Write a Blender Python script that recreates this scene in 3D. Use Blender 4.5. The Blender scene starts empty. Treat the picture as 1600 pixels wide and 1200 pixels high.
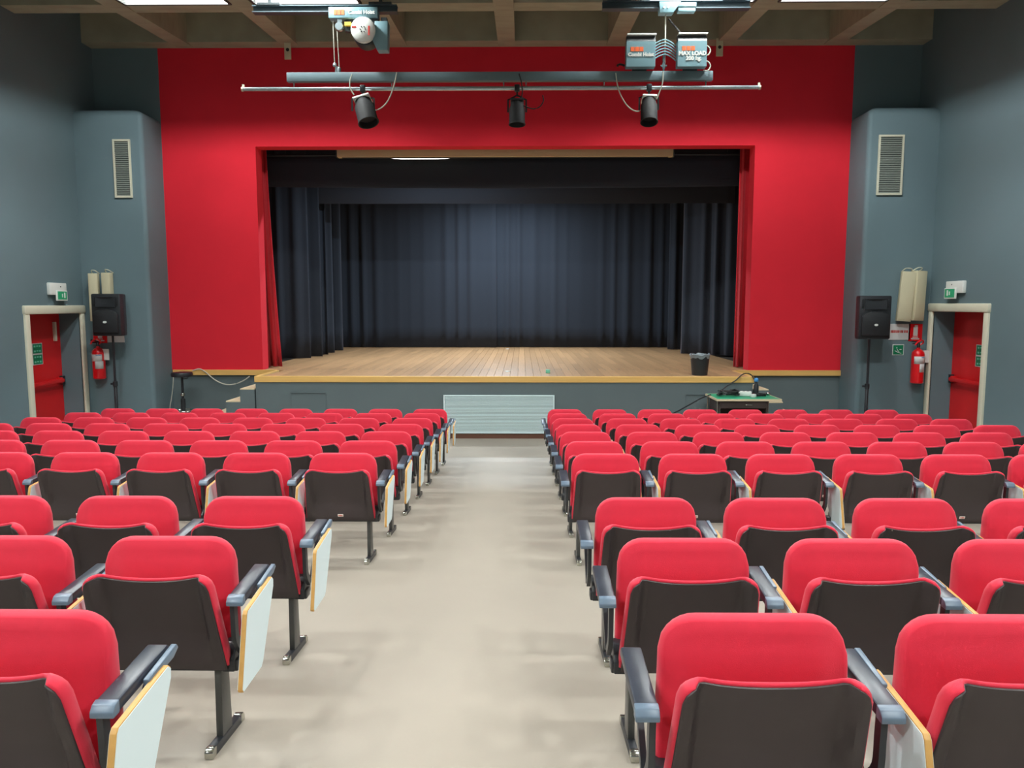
import bpy, bmesh, math, random
from mathutils import Vector, Matrix
random.seed(7)
PI = math.pi
scene = bpy.context.scene
C = scene.collection
# ------------------------------------------------------------------ camera
F = 1200.0
PITCH = math.radians(6.0)
YAW = math.radians(0.733)
cam_d = bpy.data.cameras.new('camera')
cam_d.sensor_width = 36.0
cam_d.lens = F / 1600.0 * 36.0
cam_d.clip_start = 0.05
cam_d.clip_end = 200
cam = bpy.data.objects.new('camera', cam_d)
C.objects.link(cam)
cam.location = (0, 0, 0)
cam.rotation_euler = (PI / 2 - PITCH, 0, YAW)
scene.camera = cam
# ------------------------------------------------------------------ world, exposure
w = bpy.data.worlds.new('world')
scene.world = w
w.use_nodes = True
w.node_tree.nodes['Background'].inputs[0].default_value = (0.5, 0.6, 0.65, 1)
w.node_tree.nodes['Background'].inputs[1].default_value = 0.0
vs = scene.view_settings
vs.view_transform = 'Standard'
vs.look = 'None'
vs.gamma = 1
vs.use_curve_mapping = False
vs.exposure = 0.0
HALL_W = 318.0          # watts of each ceiling luminaire
STAGE_W = 190.0        # watts of the work light above the stage
HALL_R = 0.10           # radius of the lamp inside each luminaire
HALL_COL = (0.94, 1.0, 1.0)
STAGE_COL = (0.74, 0.88, 1.0)
BACK_W = 300.0          # watts of the lamp over the backdrop
# ------------------------------------------------------------------ measuring helper: a ray through a photo pixel
_fw = Vector((-math.sin(YAW) * math.cos(PITCH), math.cos(YAW) * math.cos(PITCH), -math.sin(PITCH)))
_rt = Vector((math.cos(YAW), math.sin(YAW), 0))
_up = _rt.cross(_fw)
def ray(u, v): return _fw + _rt * ((u - 800) / F) + _up * ((600 - v) / F)
def aty(u, v, Y): r = ray(u, v); return r * (Y / r.y)
def atx(u, v, X): r = ray(u, v); return r * (X / r.x)
def atz(u, v, Z): r = ray(u, v); return r * (Z / r.z)
def px(p):
    p = Vector(p); d = p.dot(_fw)
    return 800 + F * p.dot(_rt) / d, 600 - F * p.dot(_up) / d
# ------------------------------------------------------------------ dimensions of the hall (metres, camera at the origin)
SLOPE = 0.076
Y_FLAT = 10.40
def floor_z(Y): return -1.522 - SLOPE * (min(Y, Y_FLAT) - 1.85)
ZF = floor_z(99)
CS = 0.075
Y_RED = 13.40
ZC_RED = aty(800, 72, Y_RED).z
def ceil_z(Y): return ZC_RED + CS * (Y - Y_RED)
Y_PIER = 12.72
X_L = aty(126, 400, Y_PIER).x
X_R = aty(1457, 400, Y_PIER).x
Y_BACK = -3.6
Y_APRON = 12.24
ZS = aty(600, 588, Y_APRON).z
X_MID = -0.26
# ------------------------------------------------------------------ materials
def srgb(r, g, b):
    f = lambda c: (c / 255) / 12.92 if c / 255 <= 0.04045 else ((c / 255 + 0.055) / 1.055) ** 2.4
    return (f(r), f(g), f(b), 1)
MATS = {}
def mat(name, col, rough=0.6, metal=0.0, var=0.0, scale=6.0, bump=0.0, bscale=120.0, sheen=0.0, objrand=0.0, coat=0.0, stretch=None, spec=None):
    m = bpy.data.materials.new(name); m.use_nodes = True
    nt = m.node_tree; b = nt.nodes['Principled BSDF']
    b.inputs['Base Color'].default_value = col
    b.inputs['Roughness'].default_value = rough
    b.inputs['Metallic'].default_value = metal
    if spec is not None: b.inputs['Specular IOR Level'].default_value = spec
    if sheen:
        b.inputs['Sheen Weight'].default_value = sheen
        b.inputs['Sheen Roughness'].default_value = 0.5
        b.inputs['Sheen Tint'].default_value = (1, 0.8, 0.85, 1)
    if coat: b.inputs['Coat Weight'].default_value = coat
    tc = nt.nodes.new('ShaderNodeTexCoord')
    last = None
    if var or objrand:
        hsv = nt.nodes.new('ShaderNodeHueSaturation')
        hsv.inputs['Color'].default_value = col
        nt.links.new(hsv.outputs[0], b.inputs['Base Color'])
        if var:
            n = nt.nodes.new('ShaderNodeTexNoise'); n.inputs['Scale'].default_value = scale; n.inputs['Detail'].default_value = 5
            if stretch:
                mp = nt.nodes.new('ShaderNodeMapping'); mp.inputs['Scale'].default_value = stretch
                nt.links.new(tc.outputs['Object'], mp.inputs[0]); nt.links.new(mp.outputs[0], n.inputs['Vector'])
            else:
                nt.links.new(tc.outputs['Object'], n.inputs['Vector'])
            mr = nt.nodes.new('ShaderNodeMapRange')
            mr.inputs[1].default_value = 0.3; mr.inputs[2].default_value = 0.7
            mr.inputs[3].default_value = 1 - var; mr.inputs[4].default_value = 1 + var
            nt.links.new(n.outputs['Fac'], mr.inputs[0]); last = mr.outputs[0]
        if objrand:
            oi = nt.nodes.new('ShaderNodeObjectInfo')
            m2 = nt.nodes.new('ShaderNodeMapRange')
            m2.inputs[3].default_value = 1 - objrand; m2.inputs[4].default_value = 1 + objrand
            nt.links.new(oi.outputs['Random'], m2.inputs[0])
            if last:
                mm = nt.nodes.new('ShaderNodeMath'); mm.operation = 'MULTIPLY'
                nt.links.new(last, mm.inputs[0]); nt.links.new(m2.outputs[0], mm.inputs[1]); last = mm.outputs[0]
            else: last = m2.outputs[0]
        nt.links.new(last, hsv.inputs['Value'])
    if bump:
        n = nt.nodes.new('ShaderNodeTexNoise'); n.inputs['Scale'].default_value = bscale; n.inputs['Detail'].default_value = 3
        nt.links.new(tc.outputs['Object'], n.inputs['Vector'])
        bp = nt.nodes.new('ShaderNodeBump'); bp.inputs['Strength'].default_value = bump; bp.inputs['Distance'].default_value = 0.01
        nt.links.new(n.outputs['Fac'], bp.inputs['Height']); nt.links.new(bp.outputs[0], b.inputs['Normal'])
    MATS[name] = m
    return m
def emis(name, col, strength):
    m = bpy.data.materials.new(name); m.use_nodes = True
    b = m.node_tree.nodes['Principled BSDF']
    b.inputs['Base Color'].default_value = col
    b.inputs['Emission Color'].default_value = col
    b.inputs['Emission Strength'].default_value = strength
    MATS[name] = m
    return m
mat('floor', srgb(163, 153, 140), 0.42, var=0.05, scale=1.6, bump=0.03, bscale=60, spec=0.35)
mat('wall_grey', srgb(97, 117, 123), 0.75, var=0.03, scale=1.3, bump=0.06, bscale=90)
mat('base_grey', srgb(92, 104, 106), 0.6, var=0.03, scale=1.5)
mat('red_wall', srgb(221, 25, 46), 0.85, var=0.03, scale=2.0, bump=0.08, bscale=160)
mat('red_curtain', srgb(196, 20, 38), 0.85, sheen=0.2, bump=0.05, bscale=200)
mat('concrete', srgb(158, 156, 134), 0.9, var=0.12, scale=2.5, bump=0.2, bscale=25, stretch=(1, 3, 1))
mat('seat_red', srgb(208, 26, 54), 0.8, var=0.02, scale=30, bump=0.12, bscale=500, sheen=0.22)
mat('shell_dark', srgb(50, 40, 40), 0.5, bump=0.04, bscale=400)
mat('black_metal', srgb(34, 36, 40), 0.38)
mat('arm_black', srgb(44, 48, 58), 0.35)
mat('arm_cap', srgb(96, 112, 128), 0.35)  # light caught by the rounded arm end put into its colour; hinge shares it
mat('leg_metal', srgb(72, 72, 70), 0.35, metal=0.4)
mat('chrome', srgb(190, 190, 180), 0.18, metal=0.95)
mat('white_laminate', srgb(216, 230, 232), 0.4)
mat('ply_edge', srgb(200, 152, 84), 0.5, var=0.1, scale=20)
mat('label_white', srgb(225, 215, 205), 0.5)
mat('label_red', srgb(190, 50, 40), 0.5)
mat('nosing', srgb(226, 180, 104), 0.45, var=0.08, scale=3, stretch=(0.3, 6, 6))
mat('plank', srgb(178, 138, 98), 0.42, var=0.14, scale=7, objrand=0.13, stretch=(8, 0.6, 1))
mat('stage_under', srgb(60, 48, 38), 0.8)
mat('black_cloth', srgb(36, 43, 53), 0.9, sheen=0.15, bump=0.04, bscale=250)
mat('stage_black', srgb(26, 27, 29), 0.9)
mat('vent_grey', srgb(128, 134, 126), 0.5)
mat('case_beige', srgb(214, 190, 146), 0.6)
mat('alu', srgb(222, 240, 242), 0.4)
mat('alu_dark', srgb(60, 72, 72), 0.6)
mat('truss_grey', srgb(96, 116, 122), 0.5)
mat('tube_alu', srgb(176, 190, 196), 0.25, metal=0.8)
mat('can_black', srgb(13, 13, 15), 0.75)
mat('rail_grey', srgb(62, 76, 82), 0.5)
mat('hoist_grey', srgb(118, 152, 160), 0.45)
mat('rail_dark', srgb(44, 50, 52), 0.5)
mat('rope', srgb(190, 190, 175), 0.6)
mat('white_plastic', srgb(226, 228, 222), 0.45)
mat('orange', srgb(240, 110, 60), 0.5)
mat('yellow', srgb(214, 170, 60), 0.5)
mat('cream', srgb(216, 212, 190), 0.45)
mat('column_beige', srgb(206, 196, 164), 0.6)
mat('door_red', srgb(206, 26, 30), 0.4)
mat('ext_red', srgb(222, 20, 28), 0.3, coat=0.3)
mat('green_sign', srgb(0, 122, 80), 0.4)
mat('green_lit', srgb(30, 160, 110), 0.4)
mat('paper', srgb(212, 212, 210), 0.7)
mat('pale_green', srgb(120, 200, 170), 0.5)
mat('blue', srgb(80, 150, 215), 0.4)
mat('brown', srgb(96, 60, 44), 0.6)
mat('desk_green', srgb(30, 150, 110), 0.5)
mat('desk_dark', srgb(58, 46, 42), 0.6)
mat('beige_wood', srgb(208, 190, 156), 0.6)
mat('cable_white', srgb(205, 200, 185), 0.5)
mat('cable_black', srgb(22, 22, 24), 0.5)
mat('speaker_black', srgb(30, 32, 36), 0.5)
mat('speaker_grille', srgb(20, 22, 26), 0.6, bump=0.3, bscale=300)
mat('bag_grey', srgb(130, 140, 145), 0.35)
mat('bucket_black', srgb(36, 38, 40), 0.45)
mat('lamp_housing', srgb(70, 72, 70), 0.6)
emis('lamp_glow', (1.0, 1.0, 0.97, 1), 1.5)
emis('stage_glow', (0.93, 0.97, 1.0, 1), 4.0)
# ------------------------------------------------------------------ mesh helpers
def finish(bm, name, m, smooth=False, angle=40):
    bmesh.ops.recalc_face_normals(bm, faces=bm.faces)
    me = bpy.data.meshes.new(name)
    bm.to_mesh(me); bm.free()
    if m: me.materials.append(MATS[m])
    if smooth:
        for p in me.polygons: p.use_smooth = True
        me.set_sharp_from_angle(angle=math.radians(angle))
    return me
def obj(name, me, parent=None, loc=None, rot=None):
    o = bpy.data.objects.new(name, me); C.objects.link(o)
    if parent: o.parent = parent
    if loc is not None: o.location = loc
    if rot is not None: o.rotation_euler = rot
    return o
def part(name, bm, m, parent=None, smooth=True, loc=None, rot=None, angle=40):
    return obj(name, finish(bm, name, m, smooth, angle), parent, loc, rot)
def thing(name, label, cat, loc=(0, 0, 0), rot=(0, 0, 0), group=None):
    o = bpy.data.objects.new(name, None); C.objects.link(o)
    o.empty_display_size = 0.1
    o.location = loc; o.rotation_euler = rot
    return tag(o, label, cat, group)
def tag(o, label, cat, group=None):
    o['label'] = label; o['category'] = cat
    if group: o['group'] = group
    return o
def struct(o, label=None, cat=None):
    o['kind'] = 'structure'
    if label: o['label'] = label
    if cat: o['category'] = cat
    return o
def BM(): return bmesh.new()
def box(bm, x0, x1, y0, y1, z0, z1, bev=0.0, seg=2):
    b = bmesh.new()
    vs_ = [b.verts.new((x, y, z)) for x in (x0, x1) for y in (y0, y1) for z in (z0, z1)]
    for f in ((0, 1, 3, 2), (4, 6, 7, 5), (0, 4, 5, 1), (2, 3, 7, 6), (0, 2, 6, 4), (1, 5, 7, 3)):
        b.faces.new([vs_[i] for i in f])
    if bev:
        bmesh.ops.bevel(b, geom=b.edges[:], offset=bev, segments=seg, affect='EDGES', profile=0.5)
    merge(bm, b)
    return bm
def merge(bm, b, mx=None):
    mp = {}
    for v in b.verts: mp[v] = bm.verts.new(mx @ v.co if mx else v.co)
    for f in b.faces:
        try: bm.faces.new([mp[v] for v in f.verts])
        except ValueError: pass
    b.free()
def prism(bm, pts, lo, hi, axis='x', bev=0.0):
    """polygon pts (a,b) extruded along axis; x: (y,z), y: (x,z), z: (x,y)"""
    mk = {'x': lambda a, b, t: (t, a, b), 'y': lambda a, b, t: (a, t, b), 'z': lambda a, b, t: (a, b, t)}[axis]
    b = bmesh.new()
    A = [b.verts.new(mk(p[0], p[1], lo)) for p in pts]; B = [b.verts.new(mk(p[0], p[1], hi)) for p in pts]
    n = len(pts)
    b.faces.new(A); b.faces.new(B[::-1])
    for i in range(n): b.faces.new((A[i], A[(i + 1) % n], B[(i + 1) % n], B[i]))
    if bev: bmesh.ops.bevel(b, geom=b.edges[:], offset=bev, segments=2, affect='EDGES', profile=0.5)
    merge(bm, b)
def lathe(bm, prof, n=20, c=(0, 0, 0), axis='z'):
    rings = []
    for r, z in prof:
        ring = []
        for i in range(n):
            a = 2 * PI * i / n
            p = (r * math.cos(a), r * math.sin(a), z)
            if axis == 'y': p = (p[0], p[2], p[1])
            if axis == 'x': p = (p[2], p[0], p[1])
            ring.append(bm.verts.new((p[0] + c[0], p[1] + c[1], p[2] + c[2])))
        rings.append(ring)
    for a, b in zip(rings, rings[1:]):
        for i in range(n): bm.faces.new((a[i], a[(i + 1) % n], b[(i + 1) % n], b[i]))
    bm.faces.new(rings[0][::-1]); bm.faces.new(rings[-1])
def tube(bm, pts, r, n=8, flat=None):
    """sweep along a polyline; flat=(w,h) gives a rectangular section"""
    P = [Vector(p) for p in pts]; rings = []
    ref = Vector((1, 0, 0))
    for i, p in enumerate(P):
        d = (P[min(i + 1, len(P) - 1)] - P[max(i - 1, 0)]).normalized()
        a = ref if abs(d.dot(ref)) < 0.95 else Vector((0, 0, 1))
        s = d.cross(a).normalized(); t = s.cross(d).normalized()
        if flat:
            hw, hh = flat[0] / 2, flat[1] / 2
            ring = [bm.verts.new(p + t * x * hw + s * y * hh) for x, y in ((-1, -1), (1, -1), (1, 1), (-1, 1))]
        else:
            ring = [bm.verts.new(p + (t * math.cos(2 * PI * k / n) + s * math.sin(2 * PI * k / n)) * r) for k in range(n)]
        rings.append(ring)
    m = len(rings[0])
    for a, b in zip(rings, rings[1:]):
        for i in range(m): bm.faces.new((a[i], a[(i + 1) % m], b[(i + 1) % m], b[i]))
    bm.faces.new(rings[0][::-1]); bm.faces.new(rings[-1])
def smooth_path(pts, n=6):
    P = [Vector(p) for p in pts]; out = []
    for i in range(len(P) - 1):
        p0 = P[max(i - 1, 0)]; p1 = P[i]; p2 = P[i + 1]; p3 = P[min(i + 2, len(P) - 1)]
        for k in range(n):
            t = k / n
            out.append(0.5 * ((2 * p1) + (p2 - p0) * t + (2 * p0 - 5 * p1 + 4 * p2 - p3) * t * t + (3 * p1 - p0 - 3 * p2 + p3) * t ** 3))
    out.append(P[-1]); return out
def text_mesh(body, size, m, depth=0.001, bold=0.0):
    cu = bpy.data.curves.new('lettering', 'FONT')
    cu.body = body; cu.size = size; cu.extrude = depth; cu.offset = bold
    cu.align_x = 'CENTER'; cu.align_y = 'CENTER'; cu.resolution_u = 2
    o = bpy.data.objects.new('lettering', cu); C.objects.link(o)
    bpy.context.view_layer.update()
    me = bpy.data.meshes.new_from_object(o.evaluated_get(bpy.context.evaluated_depsgraph_get()))
    bpy.data.objects.remove(o); bpy.data.curves.remove(cu)
    me.materials.clear(); me.materials.append(MATS[m])
    return me
FACE_CAM = (PI / 2, 0, 0)      # text upright, facing -Y
# ================================================================== STRUCTURE
# floor: raked seating area, then level in front of the stage
bm = BM()
prof = [(Y_BACK, floor_z(Y_BACK)), (Y_FLAT, ZF), (Y_RED + 0.3, ZF), (Y_RED + 0.3, ZF - 0.3), (Y_FLAT, ZF - 0.3), (Y_BACK, floor_z(Y_BACK) - 0.3)]
prism(bm, prof, X_L - 1.2, X_R + 1.2, 'x')
struct(part('floor', bm, 'floor', smooth=False), 'beige linoleum floor sloping down to the stage', 'floor')
# ceiling slab and ribs of the concrete grid
T = 0.62
bm = BM()
prism(bm, [(Y_BACK, ceil_z(Y_BACK) + T), (Y_RED + 0.3, ceil_z(Y_RED + .3) + T), (Y_RED + 0.3, ceil_z(Y_RED) + T + 0.3), (Y_BACK, ceil_z(Y_BACK) + T + 0.3)], X_L - 0.5, X_R + 0.5, 'x')
ceiling = struct(part('ceiling', bm, 'concrete', smooth=False), 'ribbed concrete ceiling rising toward the stage', 'ceiling')
RD = 0.015
RIBX = [X_MID + 1.8 * k for k in range(-3, 4)]
bm = BM()
prism(bm, [(Y_BACK, ceil_z(Y_BACK) - RD), (Y_RED - .05, ceil_z(Y_RED) - RD), (Y_RED - .02, ceil_z(Y_RED)), (Y_RED, ceil_z(Y_RED) + T + .02), (Y_BACK, ceil_z(Y_BACK) + T + .02)], -0.14, 0.14, 'x')
rib_me = finish(bm, 'rib', 'concrete')
for x in RIBX: obj('rib', rib_me, ceiling, (x, 0, 0))
CROSS = [Y_RED - 0.15 - 2.0 * k for k in range(9)]
bm = BM()
box(bm, X_L - 0.1, X_R + 0.1, -0.15, 0.15, -0.0, T + 0.04)
cr_me = finish(bm, 'cross_rib', 'concrete')
for y in CROSS: obj('cross_rib', cr_me, ceiling, (0, y, ceil_z(y)))
# side walls with a recessed doorway each
REC = 0.34
def side_wall(name, X, sgn, ud, label):
    """sgn -1 left, +1 right; ud = (near outer u, far outer u, v top)"""
    Xp = X - sgn * .045
    yn = atx(ud[0], ud[2], Xp).y; yf = min(atx(ud[1], ud[2], Xp).y, Y_PIER - .03)
    ztop = atx(ud[1], ud[3], Xp).z
    fr = 0.105
    o0, o1, oz = yn + fr, yf - fr, ztop - 0.13
    bm = BM()
    xa, xb = sorted((X, X + sgn * 0.5))
    top = 5.3
    box(bm, xa, xb, Y_BACK - .2, o0, -2.7, top)
    box(bm, xa, xb, o1, Y_RED + .3, -2.7, top)
    box(bm, xa, xb, o0, o1, oz, top)
    struct(part(name, bm, 'wall_grey', smooth=False), label, 'wall')
    return o0, o1, oz, yn, yf, ztop
DL = side_wall('wall_left', X_L, -1, (40, 133, 480, 477), 'dark grey painted wall on the left of the hall')
DR = side_wall('wall_right', X_R, 1, (1543, 1450, 480, 474), 'dark grey painted wall on the right of the hall')
bm = BM(); box(bm, X_L - .5, X_R + .5, Y_BACK - .3, Y_BACK, -2.7, 5.3)
struct(part('wall_back', bm, 'wall_grey', smooth=False), 'grey wall behind the camera', 'wall')
# piers beside the red wall
XPL = aty(231, 400, Y_PIER).x
XPR = aty(1348, 400, Y_PIER).x
def pier(name, x0, x1, edge, label):
    bm = BM()
    r = 0.07
    arc = [(r - r * math.cos(a), r - r * math.sin(a)) for a in [PI / 2 * k / 5 for k in range(6)]]
    if edge > 0: pts = [(x0, Y_PIER)] + [(x1 - a[0], Y_PIER + a[1]) for a in arc[::-1]] + [(x1, Y_RED + .3), (x0, Y_RED + .3)]
    else: pts = [(x1, Y_PIER)] + [(x0 + a[0], Y_PIER + a[1]) for a in arc[::-1]] + [(x0, Y_RED + .3), (x1, Y_RED + .3)]
    z1 = aty(170, 181, Y_PIER).z; z2 = z1 + .11
    n = len(pts); rings = []
    for z, d in ((-2.7, 0), (z1, 0), (z1 + .06, .03), (z2, .11)):
        ring = []
        for (x, y) in pts:
            yy = min(y + d, Y_RED + .29) if y < Y_RED else y
            xx = x
            if edge > 0 and x > x0 + .01: xx = x - d
            if edge < 0 and x < x1 - .01: xx = x + d
            ring.append(bm.verts.new((xx, yy, z)))
        rings.append(ring)
    for A_, B_ in zip(rings, rings[1:]):
        for k in range(n): bm.faces.new((A_[k], A_[(k + 1) % n], B_[(k + 1) % n], B_[k]))
    bm.faces.new(rings[0][::-1]); bm.faces.new(rings[-1])
    return struct(part(name, bm, 'wall_grey', smooth=True, angle=50), label, 'wall')
pier('wall_pier_left', X_L - .05, XPL, 1, 'dark grey rounded pier left of the red stage wall')
pier('wall_pier_right', XPR, X_R + .05, -1, 'dark grey rounded pier right of the red stage wall')
# red proscenium wall
OXL, OXR = aty(399, 229, Y_RED).x, aty(1180, 226, Y_RED).x
OZ = aty(800, 228, Y_RED).z
bm = BM()
RXL, RXR = aty(247, 100, Y_RED).x, aty(1335, 100, Y_RED).x
box(bm, RXL, OXL, Y_RED, Y_RED + .3, ZS, 5.3)
box(bm, OXR, RXR, Y_RED, Y_RED + .3, ZS, 5.3)
box(bm, OXL, OXR, Y_RED, Y_RED + .3, OZ, 5.3)
struct(part('wall_front', bm, 'red_wall', smooth=False), 'red fabric proscenium wall around the stage opening', 'wall')
for n_, x0, x1, sd in (('wall_recess_left', X_L - .1, RXL, 'left'), ('wall_recess_right', RXR, X_R + .1, 'right')):
    bm = BM(); box(bm, x0, x1, Y_RED, Y_RED + .3, ZS, 5.3)
    struct(part(n_, bm, 'wall_grey', smooth=False), 'dark grey wall above the %s pier' % sd, 'wall')
# grey base below it
bm = BM(); box(bm, XPL - .1, XPR + .1, Y_RED + .02, Y_RED + .3, ZF - .3, ZS)
struct(part('wall_stage_base', bm, 'base_grey', smooth=False), 'grey base below the red wall', 'wall')
# ------------------------------------------------------------------ stage
AXL, AXR = aty(397, 590, Y_APRON).x, aty(1178.5, 590, Y_APRON).x
Y_SB = atz(800, 543, ZS).y
stage = thing('stage_platform', 'raised stage with plank floor and pale wooden front edge', 'stage', (0, 0, ZF))
def sp(name, bm, m, smooth=False): return part(name, bm, m, stage, smooth, loc=(0, 0, -ZF))
bm = BM(); box(bm, AXL + .015, AXR - .015, Y_APRON + .015, Y_RED + .02, ZF, ZS - .025)
sp('apron_body', bm, 'base_grey')
bm = BM(); box(bm, AXL, AXR, Y_APRON, Y_APRON + .06, ZS - .098, ZS, .006); sp('edge_trim', bm, 'nosing')
for x0, x1 in ((AXL, AXL + .05), (AXR - .05, AXR)):
    bm = BM(); box(bm, x0, x1, Y_APRON + .06, Y_RED - .03, ZS - .098, ZS, .005); sp('edge_trim', bm, 'nosing')
for x0, x1 in ((aty(271, 582, Y_RED).x, AXL + .0), (AXR, aty(1314, 582, Y_RED).x)):
    bm = BM(); box(bm, x0, x1, Y_RED - .03, Y_RED + .02, ZS - .09, ZS + .004, .004); sp('edge_trim', bm, 'nosing')
bm = BM(); box(bm, X_L + .05, X_R - .05, Y_RED + .3, Y_SB + .68, ZS - .25, ZS - .026); sp('sub_floor', bm, 'stage_under')
# planks
PWD = 0.128
n_pl = int((OXR - OXL + .5) / PWD)
bm = BM(); box(bm, .0015, PWD - .0015, 0.0015, 1.0, -.025, 0, .0015, 1)
plank_me = finish(bm, 'plank', 'plank')
y0, y1 = Y_APRON + .062, Y_SB + 0.5
L = (y1 - y0)
for i in range(n_pl + 1):
    x = OXL - .25 + i * PWD
    a = y0 if AXL + .05 <= x and x + PWD <= AXR - .05 else Y_RED - .03
    if i % 2: cuts = [a, y0 + L * .30, y0 + L * .68, y1]
    else: cuts = [a, y0 + L * .17, y0 + L * .5, y0 + L * .83, y1]
    for c0, c1 in zip(cuts, cuts[1:]):
        if c1 - c0 < .1: continue
        o = obj('plank', plank_me, stage, (x, c0, ZS - ZF)); o.scale = (1, c1 - c0 - .002, 1)
# access panels on the apron front
for u0, u1, v0, v1 in ((455, 510, 614, 660), (1072, 1120, 617, 660)):
    a = aty(u0, v0, Y_APRON); b = aty(u1, v1, Y_APRON)
    bm = BM(); box(bm, a.x, b.x, Y_APRON - .002, Y_APRON + .016, b.z, a.z, .002, 1); sp('access_panel', bm, 'base_grey')
    bm = BM(); box(bm, a.x, b.x, Y_APRON - .014, Y_APRON + .0, a.z, a.z + .012); sp('panel_trim', bm, 'base_grey')
# baseboard
bm = BM(); box(bm, AXL, AXR, Y_APRON - .01, Y_APRON + .02, ZF, ZF + .075, .003)
struct(part('baseboard_front', bm, 'brown', smooth=False), 'brown baseboard at the foot of the stage', 'baseboard')
# radiator grille
a, b = aty(693, 617, Y_APRON), aty(866, 677, Y_APRON)
gr = thing('radiator_grille', 'pale aluminium louvred radiator grille in the stage front', 'grille', ((a.x + b.x) / 2, Y_APRON, b.z))
gw, gh = (b.x - a.x) / 2, a.z - b.z
bm = BM(); box(bm, -gw + .01, gw - .01, -.003, .014, .01, gh - .01); part('backing', bm, 'alu_dark', gr, False)
bm = BM()
for q in ((-gw, gw, gh - .022, gh), (-gw, gw, 0, .022), (-gw, -gw + .022, .022, gh - .022), (gw - .022, gw, .022, gh - .022)):
    box(bm, q[0], q[1], -.028, .0, q[2], q[3])
part('frame', bm, 'alu', gr, False)
ns = 25; p = (gh - .05) / ns
bm = BM(); prism(bm, [(-.004, 0), (-.024, p * .05), (-.024, p * .62), (-.004, p * .74)], -gw + .024, gw - .024, 'x')
sl = finish(bm, 'slat', 'alu')
for k in range(ns): obj('slat', sl, gr, (0, 0, .026 + k * p))
# stairs at both ends of the apron
def stairs(name, sgn, x_edge, label):
    t = thing(name, label, 'stairs', (x_edge, Y_APRON, ZF))
    run, rise = 0.235, (ZS - ZF) / 5.0
    for k in range(4):
        xa = sgn * run * k; xb = sgn * run * (k + 1)
        z = (ZS - ZF) - rise * (k + 1)
        lo, hi = min(xa, xb), max(xa, xb)
        bm = BM(); box(bm, lo, hi, 0.0, 0.78, 0, z - .02); part('step', bm, 'base_grey', t, False)
        bm = BM(); box(bm, lo, hi, 0.0, 0.78, z - .02, z, .003, 1); part('tread', bm, 'beige_wood', t, False)
stairs('stage_stairs', -1, AXL - .002, 'grey steps with pale treads at the left end of stage')
stairs('stage_stairs', 1, AXR + .002, 'grey steps with pale treads behind the green desk')
# black box of the stage house
bm = BM()
box(bm, -8, 7.5, Y_SB + .7, Y_SB + .9, -2.5, 6.5)
struct(part('wall_stage_back', bm, 'stage_black', smooth=False), 'black rear wall of the stage house', 'wall')
for n_, x0, x1, s_ in (('wall_stage_left', -8.2, -8, 'left'), ('wall_stage_right', 7.5, 7.7, 'right')):
    bm = BM(); box(bm, x0, x1, Y_RED + .3, Y_SB + .9, -2.5, 6.5)
    struct(part(n_, bm, 'stage_black', smooth=False), 'black %s side wall of the stage house' % s_, 'wall')
bm = BM(); box(bm, -8.2, 7.7, Y_RED + .1, Y_SB + .9, 6.5, 6.7)
struct(part('ceiling_stage', bm, 'stage_black', smooth=False), 'black ceiling of the stage house', 'ceiling')
# ------------------------------------------------------------------ curtains
def curtain(name, m, A, B, z0, z1, folds, amp, label, cat, group=None, sag=0.0, flare=0.0, seed=1, nz=10, irregular=0.4, topsag=0.0, pipe=False):
    """hanging cloth from plan point A=(x,y) to B; z0 bottom, z1 top; flare moves B's end out at the bottom"""
    rnd = random.Random(seed)
    A = Vector((A[0], A[1], 0)); B = Vector((B[0], B[1], 0))
    d = B - A; Ln = d.length; dn = d.normalized(); nrm = Vector((dn.y, -dn.x, 0))
    ph = [rnd.uniform(0, 6.28) for _ in range(4)]
    nx = max(12, int(folds * 10))
    bm = BM(); g = []
    for i in range(nx + 1):
        s = i / nx; col = []
        for j in range(nz + 1):
            t = j / nz
            th = 2 * PI * folds * s + ph[0] + irregular * 2.2 * math.sin(2 * PI * folds * s / 3.1 + ph[1])
            wv = math.sin(th) + .35 * math.sin(2.0 * th + ph[2])
            env = 0.75 + irregular * math.sin(2 * PI * s * 2.3 + ph[3])
            am = amp * max(.15, env) * (0.7 + 0.4 * (1 - t))
            q = A + dn * (Ln * s * (1 + flare / Ln * (1 - t) ** 1.5)) + nrm * (am * wv)
            zz = z0 + (z1 - z0) * t
            zz -= topsag * math.exp(-((s - .354) / .085) ** 2) * t + sag * math.sin(PI * s) * (1 - t)
            col.append(bm.verts.new((q.x, q.y, zz)))
        g.append(col)
    for i in range(nx):
        for j in range(nz): bm.faces.new((g[i][j], g[i + 1][j], g[i + 1][j + 1], g[i][j + 1]))
    if pipe:
        t = thing(name, label, cat, ((A.x + B.x) / 2, A.y, z0), group=group)
        o = part('cloth', bm, m, t, smooth=True, angle=80, loc=-t.location)
        b2 = BM(); tube(b2, [(A.x, A.y, z1), (B.x, B.y, z1)], .022, 8); part('pipe', b2, 'rail_dark', t, loc=-t.location)
        for f in (.12, .5, .88):
            q = A.lerp(B, f); b2 = BM(); tube(b2, [(q.x, q.y, z1), (q.x, q.y, 6.51)], .006, 6); part('hanger', b2, 'rail_dark', t, loc=-t.location)
    else:
        t = o = part(name, bm, m, smooth=True, angle=80)
        tag(o, label, cat, group)
    md = o.modifiers.new('thickness', 'SOLIDIFY'); md.thickness = 0.006
    return t
GZ = ZS + .012
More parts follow.
